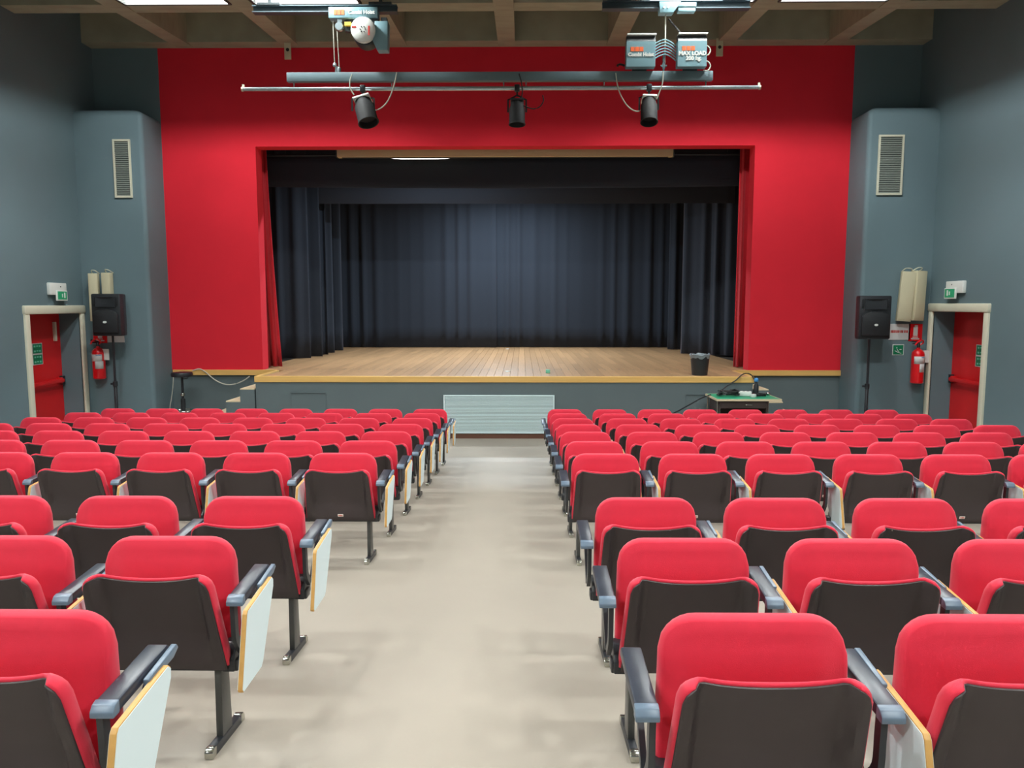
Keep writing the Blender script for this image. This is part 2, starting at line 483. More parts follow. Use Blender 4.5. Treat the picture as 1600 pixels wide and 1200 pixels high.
# red drapes in the opening
for side, pts in (('left', ((415, 250), (440, 575))), ('right', ((1158, 240), (1147, 573)))):
    Yd = Y_RED + .55
    tp, bt = aty(*pts[0], Yd), aty(*pts[1], Yd)
    if side == 'left': A = (OXL - .55, Yd - .05); B = (tp.x, Yd + .05); fl = bt.x - tp.x
    else: A = (OXR + .55, Yd - .05); B = (tp.x, Yd + .05); fl = tp.x - bt.x
    curtain('stage_drape', 'red_curtain', A, B, GZ, OZ + .5, 5, .075, 'red drape drawn back at the %s edge of the stage opening' % side, 'curtain', flare=abs(fl), seed=3 if side == 'left' else 9)
# black wings
WING = [('left', 485, 560.5, 'first'), ('left', 504, 557.6, 'second'), ('left', 513, 555, 'third'), ('left', 522, 552, 'fourth'), ('left', 536, 548, 'fifth')]
for k, (sd, u, v, nm) in enumerate(WING):
    p_ = atz(u, v, ZS)
    curtain('wing_curtain', 'black_cloth', (-6.6 - .05 * k, p_.y), (p_.x, p_.y + .02), GZ, 4.2, 6, .045, 'black wing curtain on stage left side, %s behind the red drape' % nm, 'curtain', 'black wing curtains', seed=20 + k)
p1, p2, p3 = atz(1064, 553, ZS), atz(1147, 561, ZS), atz(1043, 546.5, ZS)
curtain('wing_curtain', 'black_cloth', (p2.x + 1.5, p2.y - .1), (p1.x, p1.y), GZ, 4.2, 8, .05, 'wide black wing curtain behind the bucket on stage right', 'curtain', 'black wing curtains', seed=31)
curtain('wing_curtain', 'black_cloth', (p3.x + 2.2, p3.y), (p3.x, p3.y), GZ, 4.2, 7, .045, 'narrow strip of black wing curtain nearest the backdrop on stage right', 'curtain', 'black wing curtains', seed=32)
# backdrop in two halves
xs = aty(770, 450, Y_SB).x
curtain('backdrop_curtain', 'black_cloth', (xs + .10, Y_SB + .02), (-6.9, Y_SB + .05), GZ, 4.4, 15, .022, 'left half of the black pleated backdrop curtain', 'curtain', 'black backdrop', seed=41, irregular=.6)
curtain('backdrop_curtain', 'black_cloth', (6.2, Y_SB + .10), (xs - .06, Y_SB + .12), GZ, 4.4, 17, .024, 'right half of the black pleated backdrop curtain', 'curtain', 'black backdrop', seed=42, irregular=.6)
# horizontal borders
YB1 = Y_RED + .95
zb1, zt1 = aty(800, 290, YB1).z, aty(800, 243, YB1).z
curtain('border_curtain', 'black_cloth', (-5.6, YB1), (5.0, YB1), zb1, zt1 + .01, 5, .01, 'black border cloth hanging just behind the projection screen case', 'curtain', sag=.05, topsag=.085, seed=51, nz=4, pipe=True)
YB2 = 16.98
zb2 = aty(800, 318, YB2).z
curtain('border_curtain', 'black_cloth', (-6.6, YB2), (4.6, YB2), zb2, zb2 + 1.9, 6, .012, 'black border cloth hanging midway over the stage', 'curtain', seed=52, nz=4, pipe=True)
# projection screen case
YC = Y_RED + .55
a, b = aty(524, 230, YC), aty(1054, 244, YC)
sc_ = thing('screen_case', 'long beige projection screen case under the top of stage opening', 'screen case', ((a.x + b.x) / 2, YC, b.z))
hw = (b.x - a.x) / 2
bm = BM(); box(bm, -hw + .02, hw - .02, 0, .16, 0, .24, .012); part('housing', bm, 'case_beige', sc_)
for s in (-1, 1):
    bm = BM(); box(bm, s * hw - .02 * (s > 0), s * hw + .02 * (s < 0), -.005, .165, -.005, .245, .006); part('end_cap', bm, 'rail_dark', sc_)
bm = BM(); box(bm, -hw + .1, hw - .1, .05, .11, -.010, .004, .003); part('bottom_bar', bm, 'rail_dark', sc_)
for s in (-.8, .8):
    bm = BM(); box(bm, s * hw - .015, s * hw + .015, .06, .09, .235, 6.51 - b.z); part('hanger', bm, 'rail_dark', sc_)
# stage work light behind the first border
YL = YB1 + .7
lp = aty(668, 247, YL)
sl_ = thing('stage_work_light', 'bright work light strip glimpsed behind the black border', 'lamp', lp)
bm = BM(); box(bm, -1.0, 1.0, -.09, .09, .02, .10, .01); part('housing', bm, 'white_plastic', sl_)
bm = BM(); box(bm, -.97, .97, -.07, .07, -.01, .02, .008); part('tube_cover', bm, 'stage_glow', sl_)
bm = BM()
for s in (-.8, .8): box(bm, s - .01, s + .01, -.01, .01, .09, 6.5 - lp.z)
part('hanger', bm, 'rail_dark', sl_)
ld = bpy.data.lights.new('stage_light', 'AREA'); ld.shape = 'RECTANGLE'; ld.size = 1.9; ld.size_y = .14
ld.energy = STAGE_W; ld.color = STAGE_COL[:3]
obj('light_source', ld, sl_, (0, 0, -.02))
# second work light over the backdrop, behind the middle border
lp2 = Vector((xs + .35, YB2 + 1.25, zb2 + .62))
sl2 = thing('stage_work_light', 'hidden cool work light over the black backdrop', 'lamp', lp2)
bm = BM(); box(bm, -.5, .5, -.09, .09, .02, .10, .01); part('housing', bm, 'white_plastic', sl2)
bm = BM(); box(bm, -.47, .47, -.07, .07, -.01, .02, .008); part('tube_cover', bm, 'stage_glow', sl2)
bm = BM()
for s in (-.4, .4): box(bm, s - .01, s + .01, -.01, .01, .09, 6.5 - lp2.z)
part('hanger', bm, 'rail_dark', sl2)
ld = bpy.data.lights.new('stage_light', 'AREA'); ld.shape = 'RECTANGLE'; ld.size = .95; ld.size_y = .14
ld.energy = BACK_W; ld.color = STAGE_COL[:3]
obj('light_source', ld, sl2, (0, 0, -.02))
# ------------------------------------------------------------------ ceiling luminaires with their light
bm = BM()
LW, LD = 0.74, 0.82
for q in ((-LW, LW, -LD, -LD + .03), (-LW, LW, LD - .03, LD), (-LW, -LW + .03, -LD + .03, LD - .03), (LW - .03, LW, -LD + .03, LD - .03)): box(bm, q[0], q[1], q[2], q[3], 0.0, .60)
box(bm, -LW + .03, LW - .03, -LD + .03, LD - .03, .585, .60)
lf = finish(bm, 'housing', 'lamp_housing')
bm = BM(); box(bm, -LW + .032, LW - .032, -LD + .032, LD - .032, .57, .583)
lg = finish(bm, 'diffuser', 'lamp_glow')
bm = BM(); box(bm, -LW + .034, LW - .034, LD - .06, LD - .034, .006, .46)
lt = finish(bm, 'lamp_panel', 'lamp_glow')
bm = BM()
for sx in (-.6, .6):
    for sy in (-.6, .6): box(bm, sx - .012, sx + .012, sy - .012, sy + .012, .59, T + .1)
lh = finish(bm, 'hanger', 'rail_dark')
BAYS = [(-2.5, 'outer left'), (-1.5, 'inner left'), (1.5, 'inner right'), (2.5, 'outer right')]
ROWS = [(10.25, 'row nearest the stage'), (6.25, 'second row from the stage'), (2.25, 'row above the camera'), (-1.75, 'rearmost row')]
tilt = math.atan(CS)
for y, rn in ROWS:
    for k, bn in BAYS:
        t = thing('ceiling_light', 'white square ceiling light in the %s bay, %s' % (bn, rn), 'lamp', (X_MID + 1.8 * k, y, ceil_z(y) - .015), (tilt, 0, 0), 'ceiling lights')
        obj('housing', lf, t); obj('diffuser', lg, t); obj('lamp_panel', lt, t); obj('hanger', lh, t)
        ld = bpy.data.lights.new('hall_light', 'POINT'); ld.shadow_soft_size = HALL_R
        ld.energy = HALL_W; ld.color = HALL_COL[:3]
        obj('light_source', ld, t, (0, 0, .50))
#@OBJECTS
# ================================================================== SEATS
def grid_slab(hwf, ztopf, zb, yrear, yfront, nx=22, nz=10, rim=0.008):
    """closed cushion-like slab: outline given by half width hwf(z) and top edge ztopf(s); rear and front surfaces y(x, z)"""
    bm = BM()
    def pt(i, j):
        s = -1 + 2 * i / nx
        s = math.copysign(1 - (1 - abs(s)) ** 1.35, s)
        zt = ztopf(s); z = zb + (zt - zb) * (j / nz)
        return s * hwf(z), z
    R = [[None] * (nz + 1) for _ in range(nx + 1)]; Fr = [[None] * (nz + 1) for _ in range(nx + 1)]
    for i in range(nx + 1):
        for j in range(nz + 1):
            x, z = pt(i, j)
            R[i][j] = bm.verts.new((x, yrear(x, z), z)); Fr[i][j] = bm.verts.new((x, yfront(x, z), z))
    for i in range(nx):
        for j in range(nz):
            bm.faces.new((R[i][j], R[i + 1][j], R[i + 1][j + 1], R[i][j + 1]))
            bm.faces.new((Fr[i][j], Fr[i][j + 1], Fr[i + 1][j + 1], Fr[i + 1][j]))
    loop = [(i, 0) for i in range(nx)] + [(nx, j) for j in range(nz)] + [(i, nz) for i in range(nx, 0, -1)] + [(0, j) for j in range(nz, 0, -1)]
    n = len(loop)
    P = [Vector((R[i][j].co.x, 0, R[i][j].co.z)) for i, j in loop]
    nrm = []
    for k in range(n):
        d = P[(k + 1) % n] - P[k - 1]
        nrm.append(Vector((d.z, 0, -d.x)).normalized())
    mids = []
    for fr_, off in ((.12, .7), (.5, 1.0), (.88, .7)):
        ring = []
        for k, (i, j) in enumerate(loop):
            a, b = R[i][j].co, Fr[i][j].co
            ring.append(bm.verts.new(a.lerp(b, fr_) + nrm[k] * rim * off))
        mids.append(ring)
    rings = [[R[i][j] for i, j in loop]] + mids + [[Fr[i][j] for i, j in loop]]
    for A, B in zip(rings, rings[1:]):
        for k in range(n): bm.faces.new((A[k], A[(k + 1) % n], B[(k + 1) % n], B[k]))
    return bm
def roundtop(z, a, r):
    return lambda s: z - (0 if abs(s) < a else r * (1 - math.sqrt(max(0, 1 - ((abs(s) - a) / (1 - a)) ** 2))))
def sstep(a, b, x):
    t = min(1, max(0, (x - a) / (b - a))); return t * t * (3 - 2 * t)
# folded-up seat cushion (red face toward the camera)
s_hw = lambda z: .226 + .006 * sstep(.70, .40, z)
s_top = roundtop(.738, .62, .085)
def s_rear(x, z):
    e = max(abs(x) / .232, 0)
    return -.042 + .020 * sstep(.60, 1.0, e) + .024 * sstep(.62, .74, z)
seat_me = finish(grid_slab(s_hw, s_top, .352, s_rear, lambda x, z: .035, 24, 12, .008), 'seat', 'seat_red', True, 60)
pan_me = finish(grid_slab(lambda z: s_hw(z) - .012, lambda s: s_top(s) - .014, .36, lambda x, z: .034, lambda x, z: .052 - .01 * (abs(x) / .22) ** 2, 16, 6, .003), 'seat_pan', 'shell_dark', True, 50)
# backrest leaning toward the camera
def b_y(z): return -.200 + (.655 - z) / .36 * .105
b_hw = lambda z: .212 + .020 * (.66 - z) / .36
def b_top(s):
    base = .662 - .021 * max(0, 1 - (s / .80) ** 2) 
    return base - (0 if abs(s) < .82 else .040 * (1 - math.sqrt(max(0, 1 - ((abs(s) - .82) / .18) ** 2))))
def dish(x, z):
    return .038 * sstep(.190, .166, abs(x)) * sstep(.30, .46, z) + .006 * sstep(.16, .0, abs(x))
bk_rear = lambda x, z: b_y(z) + dish(x, z)
bk_front = lambda x, z: b_y(z) + .046 + .012 * sstep(.19, .0, abs(x))
back_me = finish(grid_slab(b_hw, b_top, .315, bk_rear, bk_front, 28, 10, .0075), 'backrest', 'seat_red', True, 60)
shell_me = finish(grid_slab(lambda z: b_hw(z) - .003, lambda s: b_top(s) - .004, .300, lambda x, z: bk_rear(x, z) - .006, lambda x, z: bk_rear(x, z) + .004, 28, 10, .002), 'back_shell', 'shell_dark', True, 50)
# bottom bar and corner brackets
bm = BM(); box(bm, -.300, .300, -.085, -.025, .285, .328, .006); beam_me = finish(bm, 'support_beam', 'black_metal', True)
bm = BM(); box(bm, -.262, .300, -.085, -.025, .285, .328, .006); beam_l = finish(bm, 'support_beam', 'black_metal', True)
bm = BM(); box(bm, -.300, .262, -.085, -.025, .285, .328, .006); beam_r = finish(bm, 'support_beam', 'black_metal', True)
bm = BM(); prism(bm, [(-.095, .287), (.02, .287), (.02, .33), (-.01, .385), (-.06, .385), (-.095, .33)], -.022, .022, 'x', .005); brk_me = finish(bm, 'bracket', 'black_metal', True)
# armrest (drawn about x = 0, placed at +-0.287)
def az(y): return .584 + .08 * (y + .16)
bm = BM(); prism(bm, [(-.150, az(-.15)), (.105, az(.105)), (.118, az(.105) - .010), (.118, az(.10) - .030), (-.150, az(-.15) - .030)], -.028, .028, 'x', .006)
arm_me = finish(bm, 'armrest', 'arm_black', True)
bm = BM(); prism(bm, [(-.149, az(-.149) + .0015), (-.168, az(-.168) - .002), (-.180, az(-.18) - .016), (-.180, az(-.18) - .030), (-.149, az(-.149) - .031)], -.0288, .0288, 'x', .003)
cap_me = finish(bm, 'arm_cap', 'arm_cap', True)
bm = BM()
tube(bm, smooth_path([(0, -.125, .556), (0, -.122, .50), (0, -.115, .42), (0, -.065, .36)], 4), .01, flat=(.016, .030))
tube(bm, smooth_path([(0, .120, .575), (0, .112, .53), (0, .055, .46), (0, -.005, .385), (0, -.03, .35)], 4), .01, flat=(.016, .024))
frame_me = finish(bm, 'arm_frame', 'black_metal', True)
# writing tablet hanging beside the armrest
TP = [(-.205, .545), (-.195, .556), (.058, .582), (.072, .570), (.070, .545), (-.065, .315), (-.085, .300), (-.262, .300), (-.270, .310)]
def inset(pts, d):
    cx = sum(p[0] for p in pts) / len(pts); cy = sum(p[1] for p in pts) / len(pts)
    out = []
    for p in pts:
        v = Vector((p[0] - cx, p[1] - cy)); l = v.length
        out.append((cx + v.x * (l - d) / l, cy + v.y * (l - d) / l))
    return out
bm = BM(); prism(bm, inset(TP, .004), -.0095, .0095, 'x'); tab_me = finish(bm, 'writing_tablet', 'white_laminate')
bm = BM(); prism(bm, TP, -.008, .008, 'x', .002); tedge_me = finish(bm, 'tablet_edge', 'ply_edge', True)
bm = BM(); prism(bm, [(-.04, az(-.04) - .012), (.12, az(.12) - .004), (.13, az(.12) - .018), (.10, az(.12) - .034), (-.04, az(-.04) - .032)], -.008, .008, 'x', .003); hinge_me = finish(bm, 'tablet_hinge', 'arm_cap', True)
# legs and feet (follow the slope of the floor)
fz = lambda y: -SLOPE * y
bm = BM(); prism(bm, [(-.085, fz(-.085) + .03), (.005, fz(.005) + .03), (-.01, .30), (-.08, .30)], -.0125, .0125, 'x', .003); leg_me = finish(bm, 'leg', 'leg_metal', True)
bm = BM()
prism(bm, [(-.178, fz(-.178)), (.105, fz(.105)), (.110, fz(.11) + .018), (.095, fz(.095) + .034), (-.165, fz(-.165) + .036), (-.178, fz(-.178) + .030)], -.015, .015, 'x', .004)
foot_me = finish(bm, 'foot', 'black_metal', True)
bm = BM(); prism(bm, [(-.186, fz(-.186)), (-.150, fz(-.15)), (-.150, fz(-.15) + .0375), (-.172, fz(-.17) + .0375), (-.186, fz(-.186) + .026)], -.0165, .0165, 'x', .005); ftip_me = finish(bm, 'foot_cap', 'chrome', True)
bm = BM(); prism(bm, [(.084, fz(.084)), (.120, fz(.12)), (.120, fz(.12) + .022), (.108, fz(.108) + .0365), (.084, fz(.084) + .0365)], -.0165, .0165, 'x', .005); ftip2_me = finish(bm, 'foot_cap', 'chrome', True)
# maker's plate on the back shell
bm = BM(); box(bm, -.019, .019, -.002, .002, -.010, .010, .0015, 1); plate_me = finish(bm, 'maker_plate', 'label_white')
plate_tx = text_mesh('wdm', .014, 'label_red', .0006, .0004)
zpl = .335
ppos = (0, bk_rear(0, zpl) - .0085, zpl); ptilt = (math.atan(.105 / .36), 0, 0)
AX = .284
ORD = ['first', 'second', 'third', 'fourth', 'fifth', 'sixth', 'seventh', 'eighth', 'ninth', 'tenth']
ROW_Y = [1.85 + .826 * i + (.065 if k > 2 else 0) for k, i in enumerate([0, 1, 2, 4, 5, 6, 7, 8, 9, 10])]
def make_seat(x, Y, row, idx, side):
    where = 'on the aisle' if idx == 0 else '%s from the aisle' % ORD[idx]
    t = thing('auditorium_seat', 'red tip-up seat %s, %s block, %s row from the camera' % (where, side, 'nearest' if row == 0 else ORD[row]), 'seat', (x, Y, floor_z(Y)), group='red tip-up seats')
    obj('seat', seat_me, t)['label'] = 'red seat cushion folded up'
    obj('seat_pan', pan_me, t)
    obj('backrest', back_me, t)
    sh = obj('back_shell', shell_me, t); sh['label'] = 'dark brown plastic back shell'
    if row < 6:
        pl = obj('maker_plate', plate_me, sh, ppos, ptilt)
        q = obj('maker_lettering', plate_tx, sh, (ppos[0], ppos[1] - .0027, ppos[2]), (PI / 2 + ptilt[0], 0, 0))
    endl = (side == 'right' and idx == 0) or (side == 'left' and idx == 7); endr = (side == 'left' and idx == 0) or (side == 'right' and idx == 7)
    obj('support_beam', beam_l if endl else beam_r if endr else beam_me, t)
    for s in (-1, 1): obj('bracket', brk_me, t, (s * .231, 0, 0))
    sides = [1]
    if (side == 'right' and idx == 0) or (side == 'left' and idx == 7): sides.append(-1)
    for s in sides:
        a = obj('armrest', arm_me, t, (s * AX, .025, 0)); obj('arm_cap', cap_me, a)
        obj('arm_frame', frame_me, t, (s * (AX - .014), 0, 0))
    tb = obj('writing_tablet', tab_me, t, (AX + .053, 0, 0)); tb['label'] = 'white laminate writing tablet'
    obj('tablet_edge', tedge_me, tb)
    obj('tablet_hinge', hinge_me, t, (AX + .040, .02, 0))
    if idx in (0, 3, 7):
        s = (-1 if side == 'right' else 1) * (-1 if idx == 7 else 1)
        obj('leg', leg_me, t, (s * .187, 0, 0))
        f = obj('foot', foot_me, t, (s * .187, 0, 0)); obj('foot_cap', ftip_me, f); obj('foot_cap', ftip2_me, f)
    return t
for r, Y in enumerate(ROW_Y):
    for side, x0, dx in (('left', [-1.268, -1.267, -1.255, -1.238][r] if r < 4 else -1.232, -.601), ('right', .578, .601)):
        for i in range(8):
            x = x0 + dx * i
            u = [px((x + s * .36, Y, floor_z(Y) + .6))[0] for s in (-1, 1)]
            if max(u) < -160 or min(u) > 1760: continue
            make_seat(x, Y, r, i, side)
# ================================================================== DOORS
def emergency_door(n, X, sgn, D, side):
    o0, o1, oz, yn, yf, ztop = D
    t = struct(thing('door_%d' % n, 'red emergency door with push bar in the %s wall' % side, 'door', (X, (o0 + o1) / 2, ZF)))
    def P(name, bm, m, smooth=False, par=None):
        return part(name, bm, m, par or t, smooth, loc=(-X, -(o0 + o1) / 2, -ZF) if par is None else (0, 0, 0))
    def bx(bm, d0, d1, ya, yb, za, zb, bev=0.0):
        a, b = sorted((X + sgn * d0, X + sgn * d1)); box(bm, a, b, ya, yb, za, zb, bev)
    bm = BM(); bx(bm, REC, REC + .06, o0, o1, ZF, oz); leaf = P('leaf', bm, 'door_red')
    # frame
    bm = BM(); bx(bm, -.035, .02, yn, o0, ZF, oz + .02, .008); P('jamb', bm, 'cream', True)
    bm = BM(); bx(bm, -.035, .02, o1, yf, ZF, oz + .02, .008); P('jamb', bm, 'cream', True)
    bm = BM(); bx(bm, -.05, .025, yn - .015, yf + .015, oz, ztop, .022); P('header', bm, 'cream', True)
    # push bar
    zb_ = atx(75 if sgn < 0 else 1520, 597, X + sgn * REC).z
    bm = BM(); bx(bm, REC - .10, REC - .05, o0 + .12, o1 - .10, zb_ - .03, zb_ + .03, .012)
    for yy in (o0 + .14, o1 - .14): bx(bm, REC - .08, REC + .0, yy - .025, yy + .025, zb_ - .05, zb_ + .05, .006)
    P('push_bar', bm, 'door_red', True, leaf)
    bm = BM(); bx(bm, REC - .06, REC, o1 - .09, o1 - .02, zb_ - .07, zb_ + .07, .008); P('latch_box', bm, 'black_metal', True, leaf)
    if sgn < 0:
        q = atx(84, 530, X + sgn * REC)
        bm = BM(); bx(bm, REC - .05, REC, q.y - .02, q.y + .02, q.z - .03, q.z + .28, .006); P('closer', bm, 'cream', True, leaf)
    # green signs on the leaf, the text is too small to read: paired white pictograms
    su, sv = ((60, 553) if sgn < 0 else (1531, 556))
    q = atx(su, sv, X + sgn * REC)
    for k, zz in enumerate((.085, -.085)):
        s = tag(obj('exit_notice', None), 'green exit notice on the %s red door, %s of the pair' % (side, 'upper' if k == 0 else 'lower'), 'sign')
        s.location = (X + sgn * (REC - .004), q.y - .03, q.z + zz)
        hw_ = .125
        bm = BM(); box(bm, -.003, .003, -hw_, hw_, -.084, .084, .001, 1); part('board', bm, 'paper', s, False)
        bm = BM(); box(bm, -.0045, .0045, -hw_ + .012, hw_ - .012, -.073, .073); part('field', bm, 'green_sign', s, False)
        bm = BM()
        for ln in range(2):
            for c in range(3): box(bm, -.0055, .0055, -.09 + .064 * c, -.045 + .064 * c, .022 - .075 * ln + .006 * (c % 2), .052 - .075 * ln, .002, 1)
        part('pictogram', bm, 'pale_green', s, False)
    return t
emergency_door(1, X_L, -1, DL, 'left')
emergency_door(2, X_R, 1, DR, 'right')
# exit lights above the doors
def exit_light(X, sgn, ub, vb, ug, vg, side):
    ys = sorted(atx(u, vb[0], X).y for u in ub); gy = sorted(atx(u, vg[0], X).y for u in ug)
    um = sum(ub) / 2
    z1, z0 = atx(um, vb[0], X).z, atx(um, vb[1], X).z
    ugm = sum(ug) / 2
    g1, g0 = atx(ugm, vg[0], X).z, atx(ugm, vg[1], X).z
    yc = (ys[0] + ys[1]) / 2
    t = thing('exit_light', 'white emergency exit light with green sign above the %s door' % side, 'exit sign', (X, yc, z0))
    def bx(bm, d0, d1, ya, yb, za, zb, bev=0.0):
        a, b = sorted((-sgn * d0, -sgn * d1)); box(bm, a, b, ya - yc, yb - yc, za - z0, zb - z0, bev)
    bm = BM(); bx(bm, 0, .06, ys[0], ys[1], z0, z1, .012); part('housing', bm, 'white_plastic', t)
    bm = BM(); bx(bm, .061, .085, gy[0], gy[1], g0, g1, .008); sg = part('sign_frame', bm, 'white_plastic', t)
    bm = BM(); bx(bm, .085, .088, gy[0] + .025, gy[1] - .025, g0 + .022, g1 - .014); part('sign_face', bm, 'green_lit', sg, False)
    bm = BM(); m_ = (gy[0] + gy[1]) / 2; zz = (g0 + g1) / 2
    bx(bm, .088, .090, m_ - .015, m_ + .01, zz - .025, zz + .03); bx(bm, .088, .090, m_ + .04, m_ + .075, zz - .035, zz + .05)
    part('sign_figure', bm, 'white_plastic', sg, False)
    bm = BM(); lathe(bm, [(.010, 0), (.010, .006)], 10, (-sgn * .063, m_ - yc, (z1 + g1) / 2 - z0), 'x'); part('indicator', bm, 'black_metal', t)
exit_light(X_L, -1, (72, 98), (442, 461), (80, 97), (454, 470), 'left')
exit_light(X_R, 1, (1484, 1511), (439, 458), (1484, 1502), (450, 467), 'right')
# ================================================================== PIER FIXTURES
def vent(u0, u1, v0, v1, side):
    a, b = aty(u0, v0, Y_PIER), aty(u1, v1, Y_PIER)
    w_, h_ = (b.x - a.x) / 2, a.z - b.z
    t = thing('air_vent', 'tall white framed air vent on the %s grey pier' % side, 'vent', ((a.x + b.x) / 2, Y_PIER, b.z))
    bm = BM()
    for q in ((-w_, w_, h_ - .03, h_), (-w_, w_, 0, .03), (-w_, -w_ + .03, .03, h_ - .03), (w_ - .03, w_, .03, h_ - .03)): box(bm, q[0], q[1], -.025, 0, q[2], q[3])
    part('frame', bm, 'cream', t, False)
    bm = BM(); box(bm, -w_ + .03, w_ - .03, -.004, -.0005, .03, h_ - .03); part('backing', bm, 'alu_dark', t, False)
    n = 26; p = (h_ - .06) / n
    bm = BM(); prism(bm, [(-.004, 0), (-.018, 0), (-.018, p * .35), (-.004, p * .8)], -w_ + .03, w_ - .03, 'x'); me = finish(bm, 'slat', 'cream')
    me.materials.clear(); me.materials.append(MATS['vent_grey'])
    for k in range(n): obj('slat', me, t, (0, 0, .03 + k * p))
vent(176, 208, 218, 309, 'left'); vent(1373, 1408, 211, 305, 'right')
def column_speaker(u0, u1, v0, v1, lean, zrot, label):
    Yc = Y_PIER - .16
    a, b = aty(u0, v0, Yc), aty(u1, v1, Yc)
    w_ = (b.x - a.x) / 2; h_ = a.z - b.z
    t = thing('column_loudspeaker', label, 'loudspeaker', ((a.x + b.x) / 2, Yc, b.z), (0, lean, zrot), 'beige column loudspeakers')
    bm = BM(); prism(bm, [(-w_, 0), (w_, 0), (w_ * .8, .13), (-w_ * .8, .13)], 0, h_, 'z', .008); part('cabinet', bm, 'column_beige', t)
    bm = BM(); box(bm, -w_ + .012, w_ - .012, -.008, .004, .03, h_ - .03, .003); part('front_grille', bm, 'column_beige', t)
    bm = BM(); tube(bm, smooth_path([(-w_ * .7, .13, h_ + .0), (-w_ * .4, .05, h_ + .05), (w_ * .4, .05, h_ + .045), (w_ * .7, .15, h_ + .0)], 4), .008, 6); part('hanger', bm, 'cream', t)
    bm = BM(); box(bm, -.02, .02, .12, .16, h_ * .15, h_ * .9, .003); part('wall_bracket', bm, 'cream', t)
column_speaker(137, 155, 427, 502, 0.0, .12, 'left one of two beige column loudspeakers on the left pier')
column_speaker(157, 175, 426, 501, 0.0, -.05, 'right one of two beige column loudspeakers on the left pier')
column_speaker(1405.5, 1423, 424, 502, .065, -.10, 'left one of two beige column loudspeakers on the right pier')
column_speaker(1429, 1446, 423, 501, .035, .35, 'right one of two beige column loudspeakers on the right pier')
def wall_board(name, u0, u1, v0, v1, m, label, cat, Y=None):
    Y = Y or Y_PIER
    a, b = aty(u0, v0, Y), aty(u1, v1, Y)
    t = thing(name, label, cat, ((a.x + b.x) / 2, Y, b.z))
    w_, h_ = (b.x - a.x) / 2, a.z - b.z
    bm = BM(); box(bm, -w_, w_, -.008, -.0005, 0, h_, .002, 1); part('board', bm, m, t, False)
    return t, w_, h_
def red_line(t, w_, h_):
    bm = BM(); rr_ = random.Random(11); x = -w_ * .82
    while x < w_ * .78:
        d = rr_.uniform(.012, .022); box(bm, x, x + d, -.0095, -.007, h_ * .44, h_ * .44 + .042); x += d + (.005 if rr_.random() < .8 else .015)
    part('printed_line', bm, 'label_red', t, False)
t, w_, h_ = wall_board('wall_notice', 1389, 1421, 506, 531, 'paper', 'white paper notice with red line beside the right extinguisher sign', 'notice')
red_line(t, w_, h_)
t, w_, h_ = wall_board('wall_notice', 167, 195, 509, 535, 'paper', 'white paper notice half hidden behind the left loudspeaker', 'notice')
red_line(t, w_, h_)
for q, lb in (((1420, 1440, 506, 533), 'red fire extinguisher sign above the right extinguisher'), ((145, 168, 508, 536), 'red fire extinguisher sign above the left extinguisher')):
    t, w_, h_ = wall_board('extinguisher_sign', *q, 'ext_red', lb, 'sign')
    bm = BM(); box(bm, -w_ * .32, w_ * .32, -.0095, -.007, h_ * .3, h_ * .82, .002, 1); box(bm, -w_ * .15, w_ * .3, -.0095, -.007, h_ * .83, h_ * .92); part('pictogram', bm, 'paper', t, False)
    bm = BM(); box(bm, -w_ * .6, w_ * .6, -.0095, -.007, h_ * .10, h_ * .17); box(bm, -w_ * .4, w_ * .4, -.0095, -.007, h_ * .21, h_ * .26); part('printed_line', bm, 'paper', t, False)
t, w_, h_ = wall_board('exit_arrow_sign', 1394.5, 1411.5, 538, 555, 'paper', 'square green running man sign right of the right loudspeaker stand', 'sign')
bm = BM(); box(bm, -w_ + .012, w_ - .012, -.0095, -.006, .012, h_ - .012); part('field', bm, 'green_sign', t, False)
bm = BM()
tube(bm, [(-.02, -.011, .10), (-.005, -.011, .075), (.015, -.011, .055)], .006, 6); tube(bm, [(-.055, -.011, .075), (-.02, -.011, .055), (.05, -.011, .03)], .006, 6)
lathe(bm, [(.010, -.002), (.010, .002)], 10, (-.025, -.0105, .122), 'y'); tube(bm, [(.02, -.011, .095), (.05, -.011, .095)], .007, 6)
part('running_figure', bm, 'paper', t)
